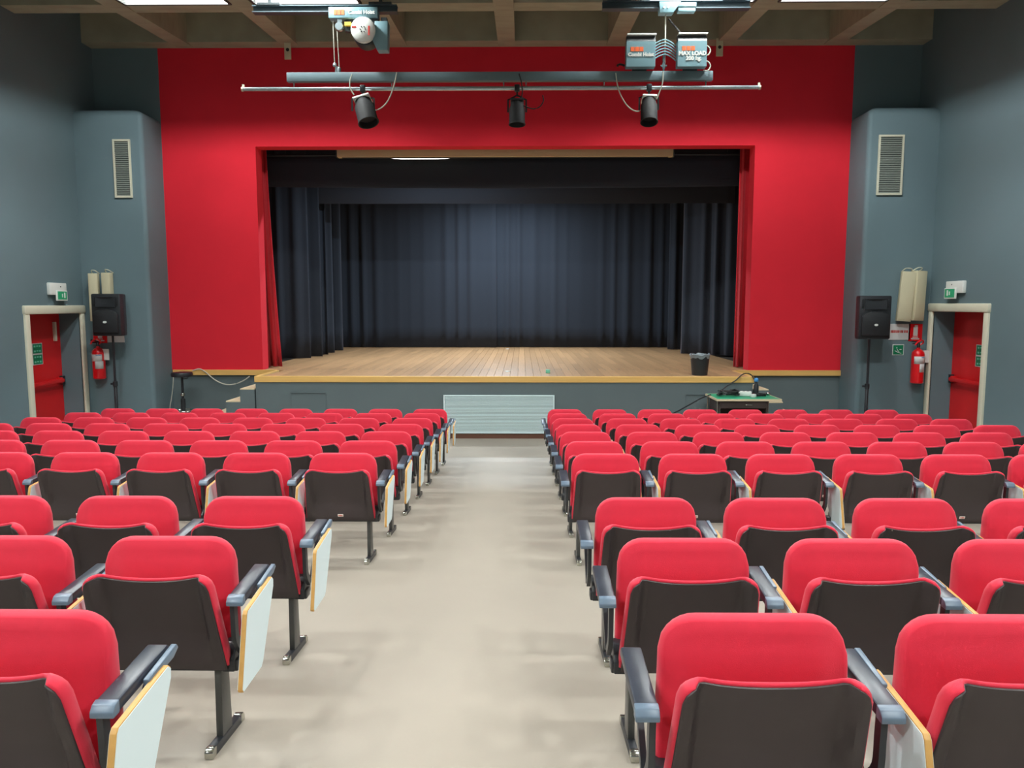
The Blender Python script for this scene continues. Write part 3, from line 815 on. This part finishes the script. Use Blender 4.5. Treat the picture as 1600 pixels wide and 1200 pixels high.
# fire extinguishers
def extinguisher(u, v0, v1, Y, label, side):
    bt = aty(u, v1, Y); h_ = (aty(u, v0, Y).z - bt.z)
    t = thing('fire_extinguisher', label, 'fire extinguisher', bt)
    r = .098
    bm = BM(); lathe(bm, [(r * .8, 0), (r, .015), (r, h_ * .80), (r * .92, h_ * .87), (r * .62, h_ * .93), (r * .3, h_ * .96), (.028, h_)], 24); part('cylinder', bm, 'ext_red', t)
    bm = BM(); lathe(bm, [(.024, h_), (.026, h_ + .05), (.018, h_ + .06)], 12); box(bm, -.10, .02, -.012, .012, h_ + .055, h_ + .075, .004)
    prism(bm, [(-.12, h_ + .09), (.01, h_ + .075), (.01, h_ + .09), (-.11, h_ + .115)], -.012, .012, 'y'); part('valve_handle', bm, 'black_metal', t)
    bm = BM(); tube(bm, smooth_path([(.02, -.0, h_ + .04), (.06, -.02, h_ + .075), (.03, -.06, h_ + .12), (-.05, -.07, h_ + .09), (-.085, -.06, h_ + .04)], 4), .013, 8); part('hose', bm, 'ext_red', t)
    # label wrapped round the cylinder
    def wrap(a0, a1, z0, z1, name, m):
        b = BM(); g = []
        for k in range(9):
            a = math.radians(a0 + (a1 - a0) * k / 8); rr = r + .0015
            g.append([b.verts.new((rr * math.sin(a), -rr * math.cos(a), z)) for z in (z0, z1)])
        for p_, q_ in zip(g, g[1:]): b.faces.new((p_[0], q_[0], q_[1], p_[1]))
        o = part(name, b, m, t); md = o.modifiers.new('thickness', 'SOLIDIFY'); md.thickness = .001
    wrap(-60, 60, h_ * .55, h_ * .76, 'label_band', 'paper')
    wrap(-8, 70, h_ * .32, h_ * .55, 'label_band', 'paper')
    wrap(5, 50, h_ * .725, h_ * .745, 'label_line', 'blue')
    bm = BM(); box(bm, r * .75, r * .75 + .11, -.012, -.008, h_ * .58, h_ * .92, .002, 1); part('inspection_tag', bm, 'white_plastic', t, False)
    bm = BM(); box(bm, -.03, .03, r - .005, Y_PIER - Y, h_ * .6, h_ * .75, .003); part('wall_bracket', bm, 'black_metal', t)
extinguisher(1432, 543, 599, Y_PIER - .125, 'red fire extinguisher hanging on the right pier beside the door', 'right')
extinguisher(156, 541, 592, Y_PIER - .125, 'red fire extinguisher hanging on the left pier behind speaker stand', 'left')
# loudspeakers on stands
def loudspeaker(u0, u1, v0, v1, Y, side):
    a, b = aty(u0, v0, Y), aty(u1, v1, Y)
    w_, h_ = (b.x - a.x) / 2, a.z - b.z
    cx = (a.x + b.x) / 2
    t = thing('loudspeaker', 'black loudspeaker on a stand in front of the %s pier' % side, 'loudspeaker', (cx, Y, b.z))
    bm = BM(); prism(bm, [(-w_, .0), (w_, .0), (w_, .12), (w_ * .62, .36), (-w_ * .62, .36), (-w_, .12)], 0, h_, 'z', .022); part('cabinet', bm, 'speaker_black', t)
    # grille with arched top
    pts = [(-w_ * .86, .05), (w_ * .86, .05), (w_ * .86, h_ * .50)] + [(w_ * .86 * math.cos(q), h_ * .50 + h_ * .14 * math.sin(q)) for q in [PI * k / 10 for k in range(1, 10)]] + [(-w_ * .86, h_ * .50)]
    bm = BM(); prism(bm, pts, -.045, .004, 'y', .016); part('grille', bm, 'speaker_grille', t)
    # horn: flared recess built as a lip with sloped inner faces
    bm = BM(); o_ = [(-w_ * .70, h_ * .68), (w_ * .70, h_ * .68), (w_ * .70, h_ * .93), (-w_ * .70, h_ * .93)]; i_ = [(-w_ * .3, h_ * .77), (w_ * .3, h_ * .77), (w_ * .3, h_ * .89), (-w_ * .3, h_ * .89)]
    O = [bm.verts.new((p[0], -.014, p[1])) for p in o_]; O2 = [bm.verts.new((p[0] * .94, -.016, h_ * .805 + (p[1] - h_ * .805) * .92)) for p in o_]; I = [bm.verts.new((p[0], -.001, p[1])) for p in i_]; B0 = [bm.verts.new((p[0], .002, p[1])) for p in o_]
    for A_, B_ in ((B0, O), (O, O2), (O2, I)):
        for k in range(4): bm.faces.new((A_[k], A_[(k + 1) % 4], B_[(k + 1) % 4], B_[k]))
    bm.faces.new(I); part('horn', bm, 'speaker_black', t, True, angle=20)
    for s in (-1, 1):
        bm = BM(); box(bm, s * w_ * .80 - .014, s * w_ * .80 + .014, -.012, .002, h_ * .72, h_ * .92, .004); part('port', bm, 'speaker_grille', t)
    bm = BM(); lathe(bm, [(.030, -.052), (.030, -.043)], 16, (0, 0, h_ * .33), 'y'); o = part('badge', bm, 'white_plastic', t)
    o.scale = (1, 1, .6); o.location.z = h_ * .33 * .4
    # stand
    yz = Y + .17
    s = thing('speaker_stand', 'black tripod stand carrying the loudspeaker by the %s pier' % side, 'stand', (cx, yz, ZF))
    H = b.z - ZF
    bm = BM(); lathe(bm, [(.018, .25), (.018, H)], 12); part('pole', bm, 'black_metal', s)
    bm = BM(); lathe(bm, [(.026, .10), (.026, H * .52), (.02, H * .525)], 12); part('sleeve', bm, 'black_metal', s)
    bm = BM(); lathe(bm, [(.036, H * .50), (.036, H * .55)], 12); box(bm, -.075, -.03, -.012, .012, H * .515, H * .535, .004); part('clamp_knob', bm, 'black_metal', s)
    bm = BM(); lathe(bm, [(.045, .27), (.05, .30), (.05, .34), (.035, .36)], 12); part('collar', bm, 'black_metal', s)
    for k in range(3):
        an = PI / 2 + 2 * PI * k / 3 + .5; dx, dy = math.cos(an), math.sin(an); R_ = .42 if k != 0 else .25
        bm = BM(); tube(bm, [(dx * .04, dy * .04, .31), (dx * R_, dy * R_, .012)], .012, 8); lg = part('leg', bm, 'black_metal', s)
        bm = BM(); tube(bm, [(dx * .025, dy * .025, .12), (dx * R_ * .5, dy * R_ * .5, .165)], .008, 6); part('brace', bm, 'black_metal', lg)
        bm = BM(); lathe(bm, [(.018, 0), (.02, .03)], 8, (dx * R_, dy * R_, 0)); part('rubber_foot', bm, 'speaker_grille', lg)
loudspeaker(141, 190, 459, 525, 12.18, 'left')
loudspeaker(1344, 1391, 462, 530, 12.18, 'right')
# ================================================================== THINGS BY THE STAGE
# bar stool
sy = 12.85
q = aty(284, 581, sy)
t = thing('bar_stool', 'black round bar stool with foot ring beside the left pier', 'stool', (q.x, sy, ZF))
H = q.z - ZF
bm = BM(); lathe(bm, [(.13, H - .085), (.172, H - .075), (.178, H - .04), (.165, H - .008), (.10, H)], 24); part('seat', bm, 'black_metal', t)
bm = BM(); lathe(bm, [(.038, .03), (.038, H * .55), (.02, H * .56), (.02, H - .08)], 12); part('column', bm, 'black_metal', t)
bm = BM(); lathe(bm, [(.032, H * .60), (.036, H * .61), (.036, H * .635), (.032, H * .645)], 12); part('chrome_ring', bm, 'chrome', t)
bm = BM(); tube(bm, [(.03, 0, H - .12), (.10, -.03, H - .11), (.12, -.03, H - .09)], .007, 6); part('height_lever', bm, 'black_metal', t)
bm = BM(); tube(bm, [(.175 * math.cos(2 * PI * k / 24), .175 * math.sin(2 * PI * k / 24), .36) for k in range(25)], .010, 8)
for k in range(3): tube(bm, [(0, 0, .36), (.17 * math.cos(k * 2.09), .17 * math.sin(k * 2.09), .36)], .007, 6)
part('foot_ring', bm, 'chrome', t)
bm = BM(); lathe(bm, [(.20, 0), (.20, .01), (.12, .035), (.035, .05)], 24); part('base', bm, 'black_metal', t)
# white cable along the wooden strip
Yk = Y_RED - .045
pts = [aty(u, v, Yk) for u, v in ((301, 579), (312, 576.5), (322, 582), (335, 593), (350, 600), (365, 600.5), (380, 595), (390, 588))]
bm = BM(); tube(bm, smooth_path(pts, 5), .010, 6)
tag(part('white_cable', bm, 'cable_white'), 'white cable sagging below the wooden strip left of the stage', 'cable')
pts = [aty(u, v, sy + .22) for u, v in ((271, 588), (270, 605), (268, 622), (265.5, 638))] + [Vector((aty(264, 645, sy + .25).x, sy + .25, ZF + .01))]
bm = BM(); tube(bm, smooth_path(pts, 5), .007, 6)
tag(part('white_cable', bm, 'cable_white'), 'thin white cable hanging to the floor behind the bar stool', 'cable')
# bucket on the stage
q = atz(1093, 586, ZS)
t = thing('waste_bucket', 'black bucket with grey bin liner on the stage edge', 'bucket', (q.x, max(q.y, Y_APRON + .2), ZS + .001))
bm = BM(); lathe(bm, [(.115, 0), (.125, .005), (.155, .325), (.145, .325), (.12, .02), (.05, .015)], 28); part('bucket', bm, 'bucket_black', t)
bm = BM()
prof = [(.150, .275), (.158, .30), (.166, .335), (.150, .345), (.135, .30)]
lathe(bm, prof, 28)
for v in bm.verts:
    a = math.atan2(v.co.y, v.co.x)
    v.co.z += .010 * math.sin(5 * a + 1) + .006 * math.sin(9 * a); v.co.x *= 1 + .02 * math.sin(7 * a); v.co.y *= 1 + .02 * math.sin(7 * a)
part('bin_liner', bm, 'bag_grey', t)
# tape marks and a small floor box on the stage boards
for (u, v), lb in (((793, 581), 'white tape mark at the centre front of the stage floor'), ((793, 545.5), 'white tape mark at the centre rear of the stage floor')):
    q = atz(u, v, ZS)
    bm = BM(); k = .045; prism(bm, [(k * math.cos(a), k * math.sin(a) * 1.3) for a in [2 * PI * i / 10 for i in range(10)]], 0.0006, .012, 'z', .002)
    tag(part('tape_mark', bm, 'white_plastic', loc=(q.x, q.y, ZS)), lb, 'tape')
q = atz(787, 579, ZS); bm = BM(); box(bm, -.17, .17, -.012, .012, .0004, .0025)
tag(part('tape_line', bm, 'beige_wood', smooth=False, loc=(q.x, q.y, ZS)), 'thin pale tape line across the stage boards', 'tape')
q = atz(856, 583, ZS); bm = BM(); box(bm, -.035, .035, -.03, .03, .0005, .06, .006)
t = tag(part('floor_socket', bm, 'pale_green', loc=(q.x, q.y, ZS)), 'small pale green socket box on the stage boards', 'socket')
# desk with green top
Y0, Y1 = 11.33, 12.05
ZD = aty(1170, 624, Y0).z
xa, xb = aty(1120, 624, Y0).x, aty(1222, 624, Y0).x
t = thing('green_desk', 'small desk with green top in front of the stage', 'desk', ((xa + xb) / 2, Y0, ZF))
dw = (xb - xa) / 2; dh = ZD - ZF
bm = BM(); box(bm, -dw + .012, dw - .012, .012, Y1 - Y0 - .012, dh - .022, dh, .001, 1); part('top', bm, 'desk_green', t, False)
bm = BM()
for q in ((-dw, dw, 0, .014), (-dw, dw, Y1 - Y0 - .014, Y1 - Y0), (-dw, -dw + .014, .014, Y1 - Y0 - .014), (dw - .014, dw, .014, Y1 - Y0 - .014)): box(bm, *q, dh - .028, dh + .0015)
part('top_edge', bm, 'beige_wood', t, False)
bm = BM(); box(bm, -dw + .05, -dw + .07, .03, .65, .18, dh - .03); part('side_panel', bm, 'desk_dark', t, False)
bm = BM(); box(bm, dw - .22, dw - .20, .03, .65, .18, dh - .03); part('side_panel', bm, 'desk_dark', t, False)
bm = BM(); box(bm, -dw + .07, dw - .22, .60, .62, .22, dh - .03); part('modesty_panel', bm, 'desk_dark', t, False)
bm = BM(); box(bm, -dw + .07, dw - .22, .03, .58, dh - .14, dh - .03, .004); dr = part('drawer', bm, 'desk_dark', t, False)
bm = BM(); box(bm, -.05, .05, .015, .03, dh - .095, dh - .08, .003); part('handle', bm, 'chrome', dr)
for x in (-dw + .03, dw - .19):
    for y in (.05, Y1 - Y0 - .05):
        bm = BM(); lathe(bm, [(.014, 0), (.014, dh - .03)], 10, (x, y, 0)); part('leg', bm, 'chrome', t)
dx0 = (xa + xb) / 2
def on_desk(u, v):
    q = atz(u, v, ZD); return Vector((q.x, q.y, ZD + .0015))
# power strip, adapters, cables, bottle
q = on_desk(1162, 619)
t = thing('power_strip', 'white multi-socket adapter block on the green desk', 'adapter', q, (0, 0, -.25))
bm = BM(); box(bm, -.115, .115, -.045, .045, 0, .075, .012); part('body', bm, 'white_plastic', t)
bm = BM()
for k in range(3): lathe(bm, [(.018, .073), (.018, .077)], 12, (-.06 + .06 * k, 0, 0))
part('socket', bm, 'black_metal', t)
q = on_desk(1177, 621)
t = thing('power_adapter', 'small white plug adapter at the front of the green desk', 'adapter', q, (0, 0, .4))
bm = BM(); box(bm, -.035, .035, -.03, .03, 0, .05, .008); part('body', bm, 'white_plastic', t)
bm = BM(); lathe(bm, [(.01, 0), (.01, .03)], 8, (.035, 0, .02), 'x'); part('plug', bm, 'black_metal', t)
q = on_desk(1194, 618.5)
t = thing('microphone', 'silver and black microphone lying on the green desk', 'microphone', q, (0, 0, .5))
bm = BM(); lathe(bm, [(.010, -.09), (.014, .06)], 12, (0, 0, .025), 'x'); part('handle', bm, 'black_metal', t)
bm = BM(); lathe(bm, [(.014, .06), (.025, .075), (.025, .10), (.012, .115)], 12, (0, 0, .025), 'x'); part('grille', bm, 'chrome', t)
rnd = random.Random(5)
q = on_desk(1138, 619.5)
pts = [q + Vector((.16 * math.cos(a * 1.7) + .03 * math.sin(a * 5), .09 * math.sin(a * 1.7 + .3 * math.sin(a)), .016 + .008 * (1 + math.sin(a * 3.1)) + .0035 * a)) for a in [k * .28 for k in range(70)]]
bm = BM(); tube(bm, pts, .013, 6)
tag(part('cable_coil', bm, 'cable_black'), 'tangled black cable heap on the left of the green desk', 'cable')
q = on_desk(1186, 620)
pts = [q + Vector((.10 * math.cos(a * 1.9), .07 * math.sin(a * 1.9 + .4 * math.sin(a)), .012 + .003 * a)) for a in [k * .3 for k in range(40)]]
bm = BM(); tube(bm, pts, .008, 6)
tag(part('cable_coil', bm, 'cable_black'), 'small black cable coil beside the microphone on the green desk', 'cable')
q = on_desk(1181, 618)
t = thing('bottle', 'dark bottle with blue cap standing on the green desk', 'bottle', q)
bm = BM(); lathe(bm, [(.036, 0), (.039, .01), (.039, .15), (.018, .19), (.016, .215)], 16); part('body', bm, 'speaker_black', t)
bm = BM(); lathe(bm, [(.026, .213), (.034, .225), (.032, .255), (.014, .27)], 16); part('cap', bm, 'blue', t)
# cable climbing from the desk on to the stage
e = on_desk(1120, 618)
pts = [e + Vector((0, 0, .01)), aty(1135, 604, Y_APRON - .12), aty(1150, 594, Y_APRON - .05), aty(1160, 587, Y_APRON + .0) + Vector((0, 0, .02)), aty(1170, 585.5, Y_APRON + .05) + Vector((0, 0, .018)), aty(1178, 592, Y_APRON - .06), on_desk(1185, 618) + Vector((0, 0, .02))]
bm = BM(); tube(bm, smooth_path(pts, 5), .009, 6)
tag(part('stage_cable', bm, 'cable_black'), 'black cable looping from the green desk over the stage edge', 'cable')
pts = [on_desk(1113, 618) + Vector((-.02, 0, .01)), aty(1096, 622, 11.8), aty(1080, 631, 11.8), aty(1062, 641, 11.8), aty(1040, 655, 11.8), Vector((aty(1030, 664, 11.8).x, 11.8, ZF + .01))]
bm = BM(); tube(bm, smooth_path(pts, 5), .010, 6)
tag(part('floor_cable', bm, 'cable_black'), 'black cable running down from the desk to the floor', 'cable')
# ================================================================== HOISTS, TRUSS AND SPOTLIGHTS
YT = 10.62
def TZ(v, Y=YT): return aty(800, v, Y).z
def TX(u, v=120, Y=YT): return aty(u, v, Y).x
# rails under the ceiling
for u0, u1, v0, v1, lb in ((396, 621, 8.5, 19.5, 'dark steel hoist rail under the ceiling on the left'), (941, 1171, 4, 16.5, 'dark steel hoist rail under the ceiling on the right')):
    x0, x1 = TX(u0, 14), TX(u1, 14); z0, z1 = TZ(v1), TZ(v0)
    t = thing('hoist_rail', lb, 'rail', ((x0 + x1) / 2, YT, z0))
    h2 = (x1 - x0) / 2; hh = z1 - z0
    bm = BM(); box(bm, -h2, h2, -.06, .06, 0, .012); box(bm, -h2, h2, -.06, .06, hh - .012, hh); box(bm, -h2, h2, -.006, .006, .012, hh - .012); part('beam', bm, 'rail_grey', t, False)
    for s in (-1, 1):
        bm = BM(); box(bm, s * (h2 - .22) - .15, s * (h2 - .22) + .15, -.07, .07, hh, hh + .03); box(bm, s * (h2 - .22) - .02, s * (h2 - .22) + .02, -.02, .02, hh + .02, ceil_z(YT) + T - z0 + .05); part('clamp', bm, 'rail_dark', t, False)
# truss beam and light tube
x0, x1 = TX(449), TX(1113); z0, z1 = TZ(127.5), TZ(113)
truss = thing('hoist_beam', 'long grey metal beam hanging from the two hoists', 'beam', ((x0 + x1) / 2, YT, z0))
h2 = (x1 - x0) / 2; hh = z1 - z0
bm = BM(); box(bm, -h2, h2, -.04, .04, 0, hh, .006); part('box_beam', bm, 'truss_grey', truss)
for u in (459, 612, 787, 822, 944, 1103):
    x = TX(u) - (x0 + x1) / 2
    bm = BM(); box(bm, x - .006, x + .006, -.006, .006, -.115, .004); lathe(bm, [(.012, -.03), (.012, -.015)], 8, (x, 0, 0)); part('hanger_rod', bm, 'tube_alu', truss)
xa, xb = TX(379, 137), TX(1187, 135); zt = TZ(138)
t = thing('light_tube', 'long aluminium tube carrying three black spotlights', 'tube', ((xa + xb) / 2, YT, zt))
h3 = (xb - xa) / 2
bm = BM(); tube(bm, [(-h3, 0, 0), (h3, 0, 0)], .027, 12); part('pipe', bm, 'tube_alu', t)
for s in (-1, 1):
    bm = BM(); lathe(bm, [(.03, -.012), (.03, .012)], 10, (s * h3, 0, 0), 'x'); box(bm, s * (h3 - .01) - .012, s * (h3 - .01) + .012, -.012, .012, 0, .06); part('end_stop', bm, 'cream', t)
# spotlights
def spotlight(u, v0, v1, lean_x, lean_y, w_px, label, plate):
    x = TX(u, 145); zc = TZ(v0)
    t = thing('spotlight', label, 'spotlight', (x, YT, zt))
    bm = BM(); box(bm, -.035, .035, -.035, .035, -.045, .045, .01); box(bm, -.012, .012, -.012, .012, -.10, -.04); part('clamp', bm, 'black_metal', t)
    hgt = TZ(v0) - TZ(v1); r = w_px / 2 / 1200 * YT
    top = zc - zt
    yk = BM(); tube(yk, [(-r - .015, 0, top - .13), (-r - .015, 0, top + .03), (0, 0, -.09), (r + .015, 0, top + .03), (r + .015, 0, top - .13)], .01, flat=(.025, .006)); part('yoke', yk, 'black_metal', t)
    bm = BM(); lathe(bm, [(r * .80, 0), (r * .82, -.02), (r * .85, -.05), (r, -.09), (r, -hgt), (r * 1.06, -hgt - .005), (r * 1.06, -hgt - .02), (r * .95, -hgt - .02), (r * .8, -hgt + .05)], 22)
    can = part('can', bm, 'can_black', t, loc=(0, 0, top), rot=(lean_y, lean_x, 0))
    bm = BM(); box(bm, -r * .85, r * .85, -r * .85, r * .85, .0, .028, .006); part('rear_plate', bm, 'white_plastic' if plate else 'black_metal', can)
    bm = BM(); box(bm, -r * .5, r * .1, -r * .3, r * .3, .028, .045, .004); lathe(bm, [(.016, .028), (.016, .06)], 10, (r * .5, -r * .2, 0)); part('socket', bm, 'black_metal', can)
    return x
sx1 = spotlight(567, 157, 195, -.28, -.30, 30, 'black spotlight on the left of the light tube', True)
sx2 = spotlight(808, 160, 194, 0, -.12, 24, 'dim black spotlight in the middle of the light tube', False)
sx3 = spotlight(1014, 157, 195, .03, -.35, 25, 'black spotlight on the right of the light tube', True)
def hang(pts, lb, Y=YT - .06, m='rope', r=.008):
    bm = BM(); tube(bm, smooth_path([aty(u, v, Y) for u, v in pts], 5), r, 6)
    tag(part('hanging_cable', bm, m), lb, 'cable')
hang([(550, 116), (547, 126), (547, 137), (553, 148)], 'pale cable loop above the left spotlight')
hang([(620, 113), (616, 132), (609, 152), (600, 165), (588, 172), (577, 170)], 'pale cable curving from the beam to the left spotlight')
hang([(962, 114), (965, 134), (972, 153), (983, 168), (996, 174), (1008, 168)], 'pale cable curving from the beam to the right spotlight')
hang([(1036, 112), (1035, 130), (1030, 145), (1026, 155)], 'thin cable dropping from the beam right of the right spotlight')
hang([(811, 115), (815, 130), (816, 146), (812, 160)], 'dark cable above the middle spotlight', m='cable_black')
hang([(848, 149), (849, 158), (843, 167), (832, 170), (818, 165)], 'dark cable loop beside the middle spotlight', m='cable_black')
# left hoist
def U(u): return (u - 815) / 1200.0
x0, x1 = TX(516, 22), TX(592, 22); z0, z1 = TZ(31), TZ(14)
lx = (x0 + x1) / 2
t = thing('electric_hoist', 'grey electric hoist with white drum under the left rail', 'hoist', (lx, YT - .10, z0))
bm = BM(); box(bm, x0 - lx, x1 - lx, 0, .16, 0, z1 - z0, .008); part('housing', bm, 'hoist_grey', t)
obj('lettering', text_mesh('Combi Hoist', .066, 'white_plastic', .001, .003), t, (TX(567, 22) - lx, -.003, (z1 - z0) / 2), FACE_CAM)
a, b = TX(524, 22) - lx, TX(541, 22) - lx
bm = BM()
for k in range(3): box(bm, a + (b - a) * k / 3 + .003, a + (b - a) * (k + 1) / 3 - .003, -.003, .002, (z1 - z0) * .28, (z1 - z0) * .75)
part('logo', bm, 'orange', t, False)
cz = TZ(51) - z0; cx_ = TX(570.5, 51) - lx; rr = 18 / 1200 * YT
bm = BM(); lathe(bm, [(rr * .9, -.06), (rr, -.05), (rr, .02), (rr * .9, .03)], 28, (cx_, 0, cz), 'y'); dr = part('drum_cover', bm, 'white_plastic', t)
bm = BM(); lathe(bm, [(rr * .96, .03), (rr * 1.05, .05), (rr * 1.05, .22)], 24, (cx_ + .01, 0, cz - .02), 'y'); part('motor', bm, 'rail_dark', t)
bm = BM()
for k in range(6): lathe(bm, [(.008, -.064), (.008, -.058)], 8, (cx_ + .035 * math.cos(k * PI / 3), 0, cz + .035 * math.sin(k * PI / 3)), 'y')
part('vent_hole', bm, 'black_metal', dr)
bm = BM(); box(bm, cx_ + rr * .45, cx_ + rr * .58, -.063, -.058, cz - rr * .5, cz + rr * .25); box(bm, cx_ - rr * .9, cx_ - rr * .55, -.063, -.052, cz + rr * .1, cz + rr * .25); part('red_mark', bm, 'label_red', dr, False)
P_ = [(TX(588, 45) - lx, TZ(36) - z0), (TX(608, 45) - lx, TZ(36) - z0), (TX(607, 45) - lx, TZ(81) - z0), (TX(590.5, 45) - lx, TZ(81) - z0), (TX(584, 45) - lx, TZ(66) - z0)]
bm = BM(); prism(bm, P_, .0, .16, 'y', .006); part('side_plate', bm, 'hoist_grey', t)
bm = BM(); box(bm, TX(583, 45) - lx, TX(592, 45) - lx, .02, .1, TZ(50) - z0, TZ(31) - z0 + .01); box(bm, TX(597, 45) - lx, TX(606, 45) - lx, .02, .1, TZ(40) - z0, TZ(31) - z0 + .01); part('mount', bm, 'rail_dark', t, False)
bm = BM(); lathe(bm, [(.05, -.02), (.06, .0), (.06, .04), (.05, .06)], 18, (TX(532, 43) - lx, .03, TZ(43) - z0), 'y'); box(bm, TX(529, 40) - lx, TX(536, 40) - lx, .03, .06, TZ(43) - z0, .01); part('pulley', bm, 'tube_alu', t)
bm = BM(); box(bm, TX(541, 40) - lx, TX(551, 40) - lx, .0, .05, TZ(43) - z0, TZ(37) - z0, .003); part('warning_plate', bm, 'yellow', t, False)
bm = BM(); box(bm, TX(540, 40) - lx, TX(553, 40) - lx, .05, .12, TZ(50) - z0, .01); part('bracket', bm, 'rail_dark', t, False)
for u0, v0, u1, v1 in ((522, 34, 523, 101), (528.5, 50, 530, 105)):
    bm = BM(); tube(bm, [(TX(u0, v0) - lx, .04, TZ(v0) - z0), (TX(u1, v1) - lx, .10, TZ(v1) - z0)], .006, 6); part('wire_rope', bm, 'rope', t)
bm = BM()
lathe(bm, [(.02, -.02), (.03, 0), (.02, .03)], 10, (TX(523, 100) - lx, .10, TZ(101) - z0)); lathe(bm, [(.018, -.06), (.026, 0), (.018, .02)], 10, (TX(530, 108) - lx, .10, TZ(107) - z0)); box(bm, TX(524, 108) - lx, TX(529, 108) - lx, .085, .115, TZ(113) - z0, TZ(103) - z0)
part('shackle', bm, 'tube_alu', t)
# right hoist: rail trolley, rope, two control boxes with a bundle of cables
z0, z1 = TZ(25), TZ(8)
lx = TX(1045, 15)
t = thing('electric_hoist', 'hoist trolley and rope under the right rail', 'hoist', (lx, YT - .10, z0))
bm = BM(); prism(bm, [(TX(1028, 15) - lx, z1 - z0), (TX(1062, 15) - lx, z1 - z0), (TX(1050, 15) - lx, TZ(25) - z0), (TX(1029, 15) - lx, TZ(25) - z0)], 0, .14, 'y', .006); part('trolley', bm, 'hoist_grey', t)
bm = BM(); box(bm, TX(1055, 15) - lx, TX(1086, 15) - lx, .02, .14, TZ(15) - z0, TZ(8.5) - z0, .004); box(bm, TX(1058, 15) - lx, TX(1085, 15) - lx, .03, .13, TZ(22) - z0, TZ(15) - z0, .006); part('limit_switch', bm, 'hoist_grey', t)
for u in (1035.5, 1042):
    bm = BM(); lathe(bm, [(.012, -.006), (.012, .002)], 10, (TX(u, 17) - lx, 0, TZ(17) - z0), 'y'); part('bolt', bm, 'white_plastic', t)
bm = BM(); tube(bm, [(TX(1039.5, 26) - lx, .08, .01), (TX(1038.5, 100) - lx, .10, TZ(100) - z0)], .010, 8); part('wire_rope', bm, 'rope', t)
bm = BM(); lathe(bm, [(.012, .16), (.02, .10), (.016, .05), (.03, .0), (.012, -.05), (.012, -.09)], 10, (TX(1037, 103) - lx, .10, TZ(104) - z0)); box(bm, TX(1032, 103) - lx, TX(1042, 103) - lx, .09, .11, TZ(105) - z0, TZ(102.5) - z0); part('shackle', bm, 'tube_alu', t)
bm = BM(); tube(bm, [(TX(1045, 33) - lx, .12, TZ(30) - z0), (TX(1068, 57) - lx, .12, TZ(57) - z0)], .012, 6); part('stay_cable', bm, 'cable_black', t)
def control_box(u0, u1, v0, v1, label, lines, logo_v):
    x0, x1 = TX(u0, v1), TX(u1, v1); zb_, zt_ = TZ(v1), TZ(v0)
    cx = (x0 + x1) / 2
    t = thing('hoist_control_box', label, 'control box', (cx, YT - .14, zb_), group='hoist control boxes')
    h = zt_ - zb_; w_ = (x1 - x0) / 2
    bm = BM(); box(bm, -w_, w_, 0, .12, 0, h * .80, .004); part('cabinet', bm, 'hoist_grey', t, False)
    bm = BM(); prism(bm, [(.0, h * .80), (.12, h * .80), (.12, h), (.05, h)], -w_ + .006, w_ - .0, 'x'); part('sloped_cover', bm, 'rail_dark', t, False)
    bm = BM(); box(bm, -w_ + .01, w_ + .01, .0, .12, h, h + .02, .004); part('top_lip', bm, 'white_plastic', t, False)
    bm = BM(); box(bm, -w_ * .5, w_ * .5, .118, .14 + .0, -.02, h * .5); part('mount', bm, 'rail_dark', t, False)
    zl = TZ(logo_v) - zb_
    bm = BM()
    for k in range(3): box(bm, -w_ * .70 + k * .058, -w_ * .70 + k * .058 + .050, -.003, .002, zl - .028, zl + .028)
    part('logo', bm, 'orange', t, False)
    for body, v, du in lines:
        obj('lettering', text_mesh(body, .064 if body[0] == 'C' else .070, 'white_plastic', .001, .004), t, (du * w_, -.003, TZ(v) - zb_), FACE_CAM)
    return t
control_box(976, 1021, 61, 110, 'grey control box marked with hoist name, left of the rope', [('Combi Hoist', 91.5, -.0)], 83)
cb = control_box(1055, 1100, 60, 110, 'grey control box marked with maximum load, right of the rope', [('MAX LOAD', 90, .02), ('200 kg.', 97.5, .10)], 82)
for k in range(6):
    v0 = 66 + k * 4.6
    hang([(1021, v0 + 4), (1030, v0 - 1.5), (1039, v0 - 4), (1048, v0 - .5), (1056, v0 + 6)], 'grey cable arch between the control boxes, %s from the top' % ORD[k], Y=YT - .04, m='hoist_grey', r=.009)
for c, lb in ((79, 'upper'), (103, 'lower')):
    hang([(1099, c - 7), (1106, c - 7), (1110, c), (1106, c + 7), (1099, c + 7)], '%s cable loop on the side of the maximum load box' % lb, Y=YT - .06, m='rope', r=.008)
hang([(965, 104), (966, 101), (972, 101), (976, 103)], 'short black cable stub left of the control box', m='cable_black', r=.014)
# anchor plates at the top of the red wall
for u, v0, v1, s in ((450, 78, 93, 'left'), (1124, 71, 88, 'right')):
    q = aty(u, v1, Y_RED - .32); a = aty(u, v0, Y_RED - .32)
    t = thing('anchor_plate', 'small beige anchor plate under the ceiling on the %s' % s, 'bracket', (q.x, Y_RED - .32, q.z))
    h = ceil_z(Y_RED - .32) - q.z + .03
    bm = BM(); box(bm, -.055, .055, -.01, .01, 0, h, .004); part('plate', bm, 'column_beige', t, False)
    bm = BM(); lathe(bm, [(.028, -.013), (.028, .013)], 14, (0, 0, h * .5), 'y'); part('hole', bm, 'black_metal', t)
bpy.context.view_layer.update()
